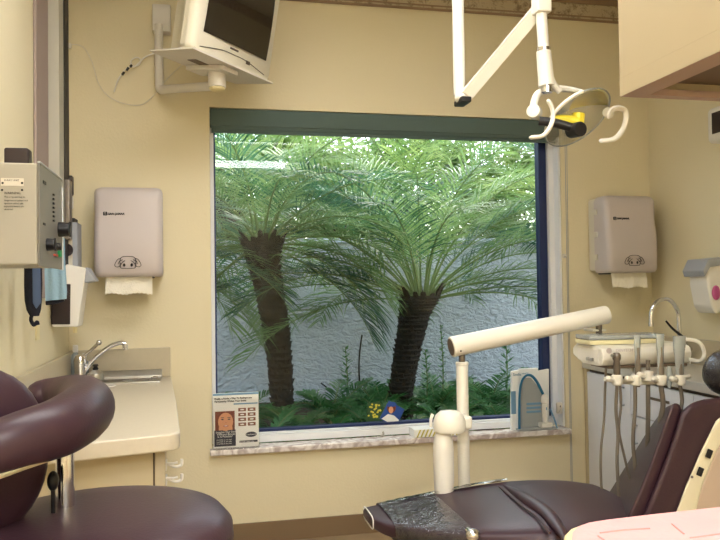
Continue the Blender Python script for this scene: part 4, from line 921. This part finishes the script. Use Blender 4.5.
# clear wrap over the foot end
D2 = [s for s in D if .57 <= s[0] <= .84]
W2 = [(x, y0, y0+(y1-y0)*(1 if x < .66 else max(.12, 1-(x-.66)*5.2)), z, h) for x, y0, y1, z, h in D2]
b = MB(); b.rings(cush(secs(D2[:10], 0, .004)), cap=False); b.build('foot_wrap', 'wrap', t, smooth=60)
vs = []; fs = []; n_ = 8; FE = [s for s in D if .60 <= s[0] <= 1.06]
for s_ in FE:
    for k in range(n_+1): vs.append((s_[0], s_[1]+.006-.0*k-(.065)*k/n_, s_[3]+s_[4]*(.55+.5*math.sin(k/n_*PI/2))+.004+.003*math.sin(k*2.1+s_[0]*60)))
for i in range(len(FE)-1):
    for k in range(n_): a = i*(n_+1)+k; fs.append((a, a+1, a+n_+2, a+n_+1))
b = MB(); b.raw(vs, fs); b.build('edge_wrap', 'wrap', t, smooth=60)
b = MB(); b.rings(cush([(Vector(c)+Vector((dx, 0, 0)), a, u) for dx in (0,) for c, a, u in secs(D[10:13], 0, .006)]), cap=False); b.build('wrap_fold', 'wrap', t, smooth=60)
b = MB(); r_ = cush(secs([D[3]], 0, .006))[0]; b.tube(r_+[r_[0]], .0022, 6, 0); b.build('wrap_elastic', 'cardwhite', t)
# base frame
b = MB(); b.box(.72, 1.35, -1.58, -1.28, .36, .462, .03, 3); b.build('seat_frame', 'recess', t)
b = MB(); b.box(.95, 1.25, -1.55, -1.30, .08, .36, .03, 3); b.build('lift_column', 'shellrim', t)
b = MB(); b.box(.7, 1.6, -1.68, -1.2, 0, .08, .02, 3); b.build('floor_plate', 'rearshell', t)
b = MB(); b.box(1.3, 1.42, -1.52, -1.36, .36, .48, .02); b.build('back_hinge', 'recess', t)
b = MB(); b.box(.90, .94, -1.3, -1.07, .27, .31, .006); b.build('post_bracket', 'enamel', t)
q = W(473, 535, Y=-1.6); b = MB(); b.ball(q, (.022, .018, .018)); b.cyl(q, q+Vector((0, .04, 0)), .01); b.build('release_knob', 'chrome', t)
# backrest: front wing, deep side body, shell with switches
def pp2(pts, Y): return [W(x, y, Y=Y) for x, y in pts]
def slab(name, near, far, material, bev, yn, yf, sub=2):
    a, c = pp2(near, yn), pp2(far, yf); b = MB(); b.rings([a, c]); o = b.build(name, material, t, smooth=60)
    md = o.modifiers.new('b', 'BEVEL'); md.width = bev; md.segments = 4; md.limit_method = 'ANGLE'; md.angle_limit = math.radians(30); return o
YN_, YFa = -1.66, -1.24
slab('backrest_wing', [(622, 530), (636, 500), (652, 460), (664, 425), (671, 405), (677, 402), (682, 408), (676, 430), (664, 465), (650, 505), (640, 530)],
     [(590, 530), (606, 497), (628, 462), (648, 430), (664, 408), (674, 404), (678, 409), (672, 430), (660, 465), (645, 505), (635, 530)], 'vinyl', .012, YN_, YFa+.1)
slab('backrest_cushion', [(636, 535), (650, 500), (664, 465), (676, 430), (681, 413), (690, 403), (704, 399), (722, 397), (760, 393), (790, 393), (790, 415), (740, 410), (722, 418), (706, 446), (690, 482), (672, 535)],
     [(626, 535), (640, 500), (654, 465), (668, 432), (675, 418), (684, 408), (698, 405), (716, 403), (750, 400), (780, 400), (780, 420), (735, 415), (716, 422), (700, 450), (684, 484), (666, 535)], 'vinyl', .018, YN_-.02, YFa)
slab('backrest_shell', [(684, 535), (702, 482), (716, 448), (728, 424), (742, 412), (800, 412), (800, 535)],
     [(684, 535), (696, 486), (710, 452), (722, 428), (736, 418), (790, 418), (790, 535)], 'rearshell', .012, YN_-.03, YFa+.05)
slab('shell_rim', [(668, 535), (686, 486), (702, 449), (716, 421), (730, 409), (745, 409), (730, 424), (717, 450), (703, 484), (690, 535)],
     [(662, 535), (680, 486), (696, 449), (710, 424), (724, 413), (739, 413), (724, 428), (711, 454), (697, 488), (684, 535)], 'shellrim', .008, YN_-.034, YFa+.02)
for (x, y) in ((708.5, 453.5), (699.5, 471.5)):
    q = W(x, y, Y=YN_-.037); dd = Vector((.42, 0, .9)).normalized(); ee = Vector((.9, 0, -.42)).normalized()
    b = MB(); b.prism([q-dd*.013-ee*.0085, q+dd*.013-ee*.0085, q+dd*.013+ee*.0085, q-dd*.013+ee*.0085], (0, -.006, 0), .002); b.build('switch', 'black', t)
q = W(692, 477, Y=YN_-.036); b = MB(); b.ball(q, .004, u=10, v=6); b.build('screw', 'gunmetal', t)
# headrest
hq = W(739, 373, Y=-1.5)
b = MB(); bm = bmesh.new(); bmesh.ops.create_uvsphere(bm, u_segments=32, v_segments=18, radius=1)
for v in bm.verts: v.co = Vector((v.co.x*.09, math.copysign(abs(v.co.y)**.6, v.co.y)*.12, v.co.z*.075))
b.bmadd(bm, Matrix.Translation(hq) @ Matrix.Rotation(math.radians(-30), 4, 'Y')); b.build('headrest', 'vinyl', t, smooth=60)
b = MB(); bm = bmesh.new(); bmesh.ops.create_uvsphere(bm, u_segments=32, v_segments=18, radius=1)
for v in bm.verts: v.co = Vector((v.co.x*.093, math.copysign(abs(v.co.y)**.6, v.co.y)*.123, v.co.z*.078+.002*math.sin(v.co.x*9+v.co.y*14)))
b.bmadd(bm, Matrix.Translation(hq) @ Matrix.Rotation(math.radians(-30), 4, 'Y')); b.build('headrest_cover', 'wrap', t, smooth=60)
b = MB(); b.box(hq.x-.0, hq.x+.04, -1.55, -1.45, hq.z-.2, hq.z-.03, .01); b.build('headrest_stem', 'gunmetal', t)

# ================================================================== PINK TRAY, NEAR RIGHT
zt2 = .90
t = thing('bracket_table', 'cream rounded table with a pink paper liner at lower right', 'table', (.75, -2.8, 0))
pts = [(563, 545), (564, 534), (570, 528), (582, 523.5), (600, 520.5), (650, 514.5), (720, 507), (800, 499)]
far = [W(x, y, Z=zt2) for x, y in pts]
pl = far+[Vector((1.0, -3.02, zt2)), Vector((.47, -3.02, zt2))]
b = MB(); b.prism([p-Vector((0, 0, .028)) for p in pl], (0, 0, .028), .005, 3); b.build('table_top', 'butter', t)
def shr(pts_, k, dz):
    c = sum(pl, Vector())/len(pl); return [Vector((c.x+(p.x-c.x)*k, c.y+(p.y-c.y)*k, zt2+dz)) for p in pts_]
b = MB(); b.prism(shr(pl, .93, .0005), (0, 0, .0018)); b.build('pink_liner', 'hardpink', t, smooth=0)
b = MB()
for l_ in (((600, 533), (625, 530), (650, 528.5)), ((598, 536), (604, 540)), ((672, 524), (684, 534)), ((690, 538), (720, 534))): b.tube([W(x, y, Z=zt2+.0028) for x, y in l_], .0012, 6, 2)
b.build('liner_creases', 'pinkline', t)
b = MB(); b.cyl((.8, -2.86, .03), (.8, -2.86, zt2-.028), .02); b.build('column', 'enamel', t)
b = MB(); b.lathe([(.2, 0), (.2, .02), (.16, .035), (.03, .045)], Matrix.Translation((.8, -2.86, 0)), 36); b.build('base', 'enamel', t)

# ================================================================== CEILING LIGHTS
for k, (x, y, lab) in enumerate(((.35, -1.75, 'ceiling light panel nearest the window'), (.45, -3.7, 'middle ceiling light panel behind the camera'), (.45, -5.3, 'ceiling light panel further from the window'))):
    t = thing('ceiling_light', lab, 'ceiling light', (x, y, HC-.03), 'fluorescent ceiling panels')
    b = MB(); 
    for a in ((x-.62, x+.62, y-.32, y-.30), (x-.62, x+.62, y+.30, y+.32), (x-.62, x-.60, y-.30, y+.30), (x+.60, x+.62, y-.30, y+.30)): b.box(*a, HC-.03, HC-.001)
    b.build('frame', 'white', t)
    M['diffuser'] = mat('light_diffuser', (255, 250, 236), .5, emit=((248, 248, 248), (7.5, 12, 27)[k]))
    b = MB(); b.box(x-.6, x+.6, y-.3, y+.3, HC-.02, HC-.012); b.build('diffuser', 'diffuser', t)

# ================================================================== OUTSIDE
b = MB(); 
n = 26
g = [[(-3+9*i/n, WT+.01+5.8*j/n, .30+.05*noise.noise(Vector((i*.5, j*.5, 0)))) for i in range(n+1)] for j in range(n+1)]
vs = [p for r in g for p in r]; fs = [(j*(n+1)+i, j*(n+1)+i+1, (j+1)*(n+1)+i+1, (j+1)*(n+1)+i) for j in range(n) for i in range(n)]
b.raw(vs, fs); o = b.build('ground', 'soil'); o['kind'] = 'structure'; o['label'] = 'dark mulch ground of the planting bed outside'; o['category'] = 'ground'
YW = 2.4
b = MB(); b.box(-3, 6, YW, YW+.15, .1, 1.60, .01); o = struct('wall_garden', b, 'stucco', label='bluish white rough stucco garden wall behind the palms', cat='wall')
q = MB(); q.box(-3, 6, YW-.02, YW+.17, 1.60, 1.64, .008); q.build('coping', 'stucco', o)
# unseen eave added over the window to block the sun
b = MB(); b.box(-1.5, 3.5, WT+.001, .75, 2.55, 2.65); struct('added_sun_eave', b, 'ceiling')

YMIN = .34
def frond_mesh(mb, mr, base, az, el, L, droop, nl=34, lw=.011, ll=.30, seed=0, curl=.0):
    rnd = random.Random(seed)
    h = Vector((math.cos(az), math.sin(az), 0)); N_ = 20
    if h.y < 0: L = min(L, max(.35, (base[1]-YMIN-.05)/(-h.y*.8)))
    if h.y > 0 and base[1] < YW: L = min(L, max(.45, (YW-.1-base[1])/(h.y*.7)))
    P_ = []; p = Vector(base); a = el
    for i in range(N_+1):
        P_.append(p.copy()); p = p+(h*math.cos(a)+Vector((0, 0, 1))*math.sin(a))*(L/N_); a -= droop/N_*(.6+.9*i/N_)
    mr.tube(P_, .008, 6, 0, r1=.0022)
    side0 = Vector((-h.y, h.x, 0)); vs = mb.v; fs = mb.f
    for i in range(nl):
        f = .2+.8*(i+.5)/nl; s = f*N_; k = min(int(s), N_-1); u = s-k
        c = P_[k].lerp(P_[k+1], u); T = (P_[k+1]-P_[k]).normalized(); U = side0.cross(T)
        if U.z < 0 and abs(T.z) < .98: U = -U
        l = ll*(.55+.75*math.sin(PI*min(1, f*.82+.1)))*(1-.45*max(0, f-.8)/.2)
        for sg in (-1, 1):
            r1 = rnd.uniform(-.12, .12); fw = .42+.55*f+rnd.uniform(-.1, .1)
            D_ = (side0*sg*math.cos(fw)+T*math.sin(fw)+U*(.28+r1)).normalized()
            ln = l*rnd.uniform(.85, 1.1); wv = T.cross(D_).cross(D_).normalized()*lw*.5
            wv = (T-D_*T.dot(D_)).normalized()*lw*.5
            g_ = Vector((0, 0, -1))*ln*(.25+rnd.uniform(-.05, .12))
            q0, q1, q2, q3 = c, c+D_*ln*.4+g_*.10, c+D_*ln*.75+g_*.45, c+D_*ln*.98+g_*1.0
            n0 = len(vs)
            def yc(p):
                y = max(p.y, YMIN)
                if base[1] < YW and p.z < 1.75: y = min(y, YW-.03)
                if base[1] > YW: y = max(y, YW+.2)
                return (p.x, y, p.z)
            vs += [yc(p) for p in (q0-wv*.5, q0+wv*.5, q1-wv, q1+wv, q2-wv*.75, q2+wv*.75, q3)]
            fs += [(n0, n0+1, n0+3, n0+2), (n0+2, n0+3, n0+5, n0+4), (n0+4, n0+5, n0+6)]
def palm(label, trunk, rad, nf, L, mats, seed, ll=.30, boots=True, elmax=1.35, elmin=-.5, nl=34, lw=.011, azs=None, dr=1.0):
    """one pygmy date palm: curved rough trunk, boots, arching fronds"""
    rnd = random.Random(seed); top = Vector(trunk[-1]); base = Vector(trunk[0])
    t = thing('palm_tree', label, 'palm tree', base, 'palms outside the window')
    P_ = crv(trunk, 8); n_ = 20; rs = []; R_ = lambda u: rad*(.58+.42*u+.24*max(0, (u-.75)/.25))
    for i in range(len(P_)-1):
        for s_ in range(3):
            u = (i+s_/3)/(len(P_)-1); c = P_[i].lerp(P_[i+1], s_/3); w_ = 1+.10*(s_ == 0)
            rs.append([c+Vector((math.cos(2*PI*k/n_), math.sin(2*PI*k/n_), 0))*R_(u)*w_*(1+.10*noise.noise(Vector((k*.9, i*1.7+s_, seed)))) for k in range(n_)])
    b = MB(); b.rings(rs); b.build('trunk', 'trunk', t, smooth=25)
    b = MB()
    nb = 240
    for k in range(nb):   # persistent leaf bases, spiralling up the trunk
        u = .04+.96*k/nb; i = u*(len(P_)-1); j = min(int(i), len(P_)-2); c = P_[j].lerp(P_[j+1], i-j); a = k*2.399
        d = Vector((math.cos(a), math.sin(a), 0)); s_ = Vector((-d.y, d.x, 0)); r = R_(u)*.93; z = Vector((0, 0, 1)); hl = .032*(1+1.3*max(0, u-.7)/.3)*rnd.uniform(.5, 1.5); w_ = .015*(1+.6*max(0, u-.7)/.3)
        o_ = c+d*r
        b.raw([o_-s_*w_-z*.012, o_+s_*w_-z*.012, o_+s_*w_*.6+d*hl*.55+z*hl, o_-s_*w_*.6+d*hl*.55+z*hl, o_-s_*w_*.8+z*.03, o_+s_*w_*.8+z*.03], [(0, 1, 2, 3), (3, 2, 5, 4), (0, 3, 4), (1, 5, 2)])
    b.build('leaf_bases', 'husk', t, smooth=0)
    for k in range(nf):
        f = k/(nf-1); el = elmax+(elmin-elmax)*f**1.05+rnd.uniform(-.08, .08); az = k*2.39996+seed+rnd.uniform(-.15, .15)
        if azs and k < len(azs): az = azs[k]
        if f > .4 and math.sin(az) < -.3: az = (-.28 if math.cos(az) > 0 else PI+.28)+rnd.uniform(-.12, .4)*(1 if math.cos(az) > 0 else -1)
        mb, mr = MB(), MB()
        frond_mesh(mb, mr, top+Vector((math.cos(az)*rad*.5, math.sin(az)*rad*.5, -.06*f+.02)), az, el, L*rnd.uniform(.85, 1.1), dr+.55*(1-f)+rnd.uniform(-.15, .25), nl, lw, ll, seed*100+k)
        fr = mb.build('frond', mats[k % len(mats)], t, smooth=0); mr.build('stalk', 'rachis', fr)
    return t
GZ = .3
def Wg(x, y, Y): return W(x, y, Y=Y)
YA_, YB2 = 1.15, 1.3
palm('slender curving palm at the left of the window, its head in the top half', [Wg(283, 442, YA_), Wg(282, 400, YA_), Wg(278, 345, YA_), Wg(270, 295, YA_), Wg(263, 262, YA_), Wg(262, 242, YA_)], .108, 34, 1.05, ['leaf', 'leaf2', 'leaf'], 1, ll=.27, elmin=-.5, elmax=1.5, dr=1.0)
palm('stout leaning palm right of centre with a thick fibrous neck', [Wg(396, 440, YB2), Wg(401, 395, YB2), Wg(406, 360, YB2), Wg(414, 320, YB2), Wg(421, 295, YB2)], .112, 42, 1.42, ['leaf', 'leaf', 'leaf2'], 2, ll=.32, elmin=.15, elmax=1.5, dr=.95)
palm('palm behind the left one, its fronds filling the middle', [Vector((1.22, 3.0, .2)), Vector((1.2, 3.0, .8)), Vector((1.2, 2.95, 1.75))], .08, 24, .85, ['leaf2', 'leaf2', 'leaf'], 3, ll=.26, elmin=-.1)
palm('palm at the right edge of the window view behind the stout one', [Vector((3.15, 1.6, .2)), Vector((3.15, 1.6, .9)), Vector((3.1, 1.55, 1.72))], .09, 26, 1.1, ['leaf', 'leaf3', 'leaf2'], 4, ll=.3, elmin=.1)
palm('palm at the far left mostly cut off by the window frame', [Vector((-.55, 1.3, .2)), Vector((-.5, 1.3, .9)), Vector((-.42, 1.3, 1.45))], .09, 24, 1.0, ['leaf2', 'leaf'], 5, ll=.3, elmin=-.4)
palm('tall palm rising beyond the garden wall at centre', [Vector((1.9, 3.4, .3)), Vector((1.9, 3.4, 1.2)), Vector((1.95, 3.4, 2.0))], .1, 30, 1.4, ['leaf3', 'leaf'], 6, ll=.36, elmin=.0)
palm('tall palm rising beyond the garden wall at left', [Vector((.3, 3.4, .3)), Vector((.3, 3.4, 1.2)), Vector((.25, 3.4, 2.1))], .1, 30, 1.4, ['leaf3', 'leaf'], 7, ll=.36, elmin=.0)
# shrubs beyond the wall
def shrub(c, r, n_, m_, label, seed, ls=.05):
    rnd = random.Random(seed); vs = []; fs = []
    for k in range(n_):
        d = Vector((rnd.gauss(0, 1), rnd.gauss(0, 1), rnd.gauss(0, 1))).normalized(); rr = rnd.uniform(.55, 1)
        p = Vector((c[0]+d.x*r[0]*rr, c[1]+d.y*r[1]*rr, c[2]+d.z*r[2]*rr))
        a = Vector((rnd.gauss(0, 1), rnd.gauss(0, 1), rnd.gauss(0, .7))).normalized()*ls; b_ = a.orthogonal().normalized()*ls*.32
        n0 = len(vs); vs += [p-a, p+b_, p+a, p-b_]; fs.append((n0, n0+1, n0+2, n0+3))
    t = thing('shrub', label, 'shrub', (c[0], c[1], .3), 'shrubs beyond the garden wall')
    MB().raw(vs, fs).build('foliage', m_, t, smooth=0)
    b = MB()
    for k in range(6):
        a = k*1.05; b.tube([(c[0]+.05*math.cos(a), c[1]+.05*math.sin(a), .3), (c[0]+r[0]*.3*math.cos(a), c[1]+r[1]*.3*math.sin(a), c[2]*.7), (c[0]+r[0]*.6*math.cos(a), c[1]+r[1]*.6*math.sin(a), c[2]+r[2]*.3)], .02, 8, 3, r1=.006)
    b.build('stems', 'trunk', t)
for k, (c, r, m_, lab) in enumerate((((-.6, 3.9, 1.9), (.9, .6, 1.4), 'leaf2', 'leafy shrub beyond the wall behind the left palm'), ((.9, 4.2, 1.9), (1., .6, 1.5), 'leaf3', 'bright shrub beyond the wall between the two palms'),
        ((2.4, 4.1, 1.9), (1., .6, 1.5), 'leaf3', 'bright shrub beyond the wall behind the stout palm'), ((3.9, 3.9, 1.9), (1., .6, 1.4), 'leaf3', 'bright shrub beyond the wall at the right window edge'))):
    shrub(c, r, 8000, m_, lab, 30+k, .075)
# ferns and low plants in the bed
def fern(x, y, s, seed, nfr=16):
    rnd = random.Random(seed); mb, mr = MB(), MB()
    for k in range(nfr):
        frond_mesh(mb, mr, (x, y, GZ-.02), k*2.4+rnd.random(), rnd.uniform(.6, 1.35), s*rnd.uniform(.7, 1.1), rnd.uniform(.9, 1.7), 18, .014, s*.26, seed*50+k)
    return mb, mr
fl = [(.35, .55, .34), (.55, .8, .36), (.72, .5, .32), (.86, 1.3, .42), (1.0, .75, .34), (1.18, 1.25, .42), (1.12, .45, .3), (1.48, .7, .34), (1.62, 1.35, .42), (1.85, .75, .36), (2.0, 1.3, .44), (2.15, .75, .38), (2.4, 1.2, .5), (1.35, 1.9, .36), (.2, 1.2, .4), (1.9, 1.9, .36), (2.65, 1.6, .45)]
places = ['beside the left trunk foot', 'between the left trunk and the window', 'by the brochure side of the bed', 'midway between the two trunks near the garden wall', 'midway between the two trunks', 'just left of the stout trunk foot', 'close to the window under the photographs', 'just right of the stout trunk', 'by the garden wall right of the stout trunk', 'behind the delivery post', 'by the garden wall behind the delivery arm', 'behind the toothbrush display', 'at the right edge of the bed', 'against the garden wall behind the stout trunk', 'at the left edge of the bed', 'against the garden wall toward the right', 'in the far right corner of the bed']
for k, (x, y, s) in enumerate(fl):
    mb, mr = fern(x, y, s, 60+k)
    t = thing('fern', 'low green fern '+places[k], 'fern', (x, y, GZ), 'ferns in the planting bed')
    mb.build('leaves', 'fern', t, smooth=0); mr.build('stalks', 'rachis', t)
# upright sprigs and a thin bare vine on the wall
def sprig(x, y, h, seed, lab, spread=.06):
    rnd = random.Random(seed); t = thing('young_plant', lab, 'plant', (x, y, GZ), 'young upright plants in the bed'); b = MB(); b.tube([(x, y, GZ-.02), (x+.02, y, GZ+h*.5), (x+.01, y+.01, GZ+h)], .006, 6, 4, r1=.003); b.build('stem', 'rachis', t)
    vs = []; fs = []
    for k in range(60):
        f = k/60; z = GZ+h*(.15+.85*f); a = k*2.4; d = Vector((math.cos(a), math.sin(a), .5)).normalized()*spread*(1.15-.7*f)*rnd.uniform(.8, 1.2); s_ = Vector((-d.y, d.x, 0)).normalized()*.011; p = Vector((x+.012, y, z)); n0 = len(vs)
        vs += [p, p+d*.5+s_, p+d, p+d*.5-s_]; fs.append((n0, n0+1, n0+2, n0+3))
    MB().raw(vs, fs).build('leaves', 'fern', t, smooth=0)
q = W(441, 400, Y=1.3); sprig(q.x, 1.3, .66, 5, 'slim upright leafy plant left of the delivery post')
q = W(425, 400, Y=1.4); sprig(q.x, 1.4, .48, 6, 'greyish bushy upright plant right of the stout trunk', .09)
q = W(505, 380, Y=1.5); sprig(q.x, 1.5, .62, 8, 'tall leafy plant left of the toothbrush display', .12)
q = W(345, 400, Y=1.6); sprig(q.x, 1.6, .5, 9, 'small leafy plant under the thin vine', .1)
b = MB(); b.tube(px((365, 420), (361, 395), (359, 370), (360, 350), (362, 335), Y=YW-.004), .006, 6, 5); b.tube(px((352, 408), (340, 398), (330, 390), (321, 383), Y=1.6), .006, 6, 4); tag(b.build('bare_vine', 'trunk'), 'thin bare vine climbing the stucco wall between the palms', 'vine')

# ================================================================== LIGHT
wd = bpy.data.worlds.new('world'); bpy.context.scene.world = wd; wd.use_nodes = True
N = wd.node_tree.nodes; L = wd.node_tree.links; bg = N['Background']
sk = N.new('ShaderNodeTexSky'); sk.sky_type = 'NISHITA'; sk.sun_disc = False; sk.sun_elevation = math.radians(55); sk.sun_rotation = math.radians(20); sk.air_density = 1.2; sk.dust_density = 2.5
mxw = N.new('ShaderNodeMix'); mxw.data_type = 'RGBA'; mxw.inputs[0].default_value = .8; mxw.inputs[7].default_value = (.60, .60, .615, 1); L.new(sk.outputs[0], mxw.inputs[6]); L.new(mxw.outputs[2], bg.inputs[0]); bg.inputs[1].default_value = 2.7
sn = bpy.data.lights.new('sun', 'SUN'); sn.energy = 2.2; sn.angle = math.radians(2); sn.color = (1, .95, .86)
so = bpy.data.objects.new('sun', sn); C.objects.link(so)
so.rotation_euler = Vector((-.25, -.42, -.87)).to_track_quat('-Z', 'Y').to_euler()
sc_ = bpy.context.scene
sc_.view_settings.view_transform = 'Standard'; sc_.view_settings.look = 'None'; sc_.view_settings.gamma = 1; sc_.view_settings.use_curve_mapping = False
sc_.view_settings.exposure = 0.75
sc_.cycles.use_denoising = True; sc_.cycles.max_bounces = 10; sc_.cycles.transparent_max_bounces = 16; sc_.cycles.caustics_reflective = False; sc_.cycles.caustics_refractive = False
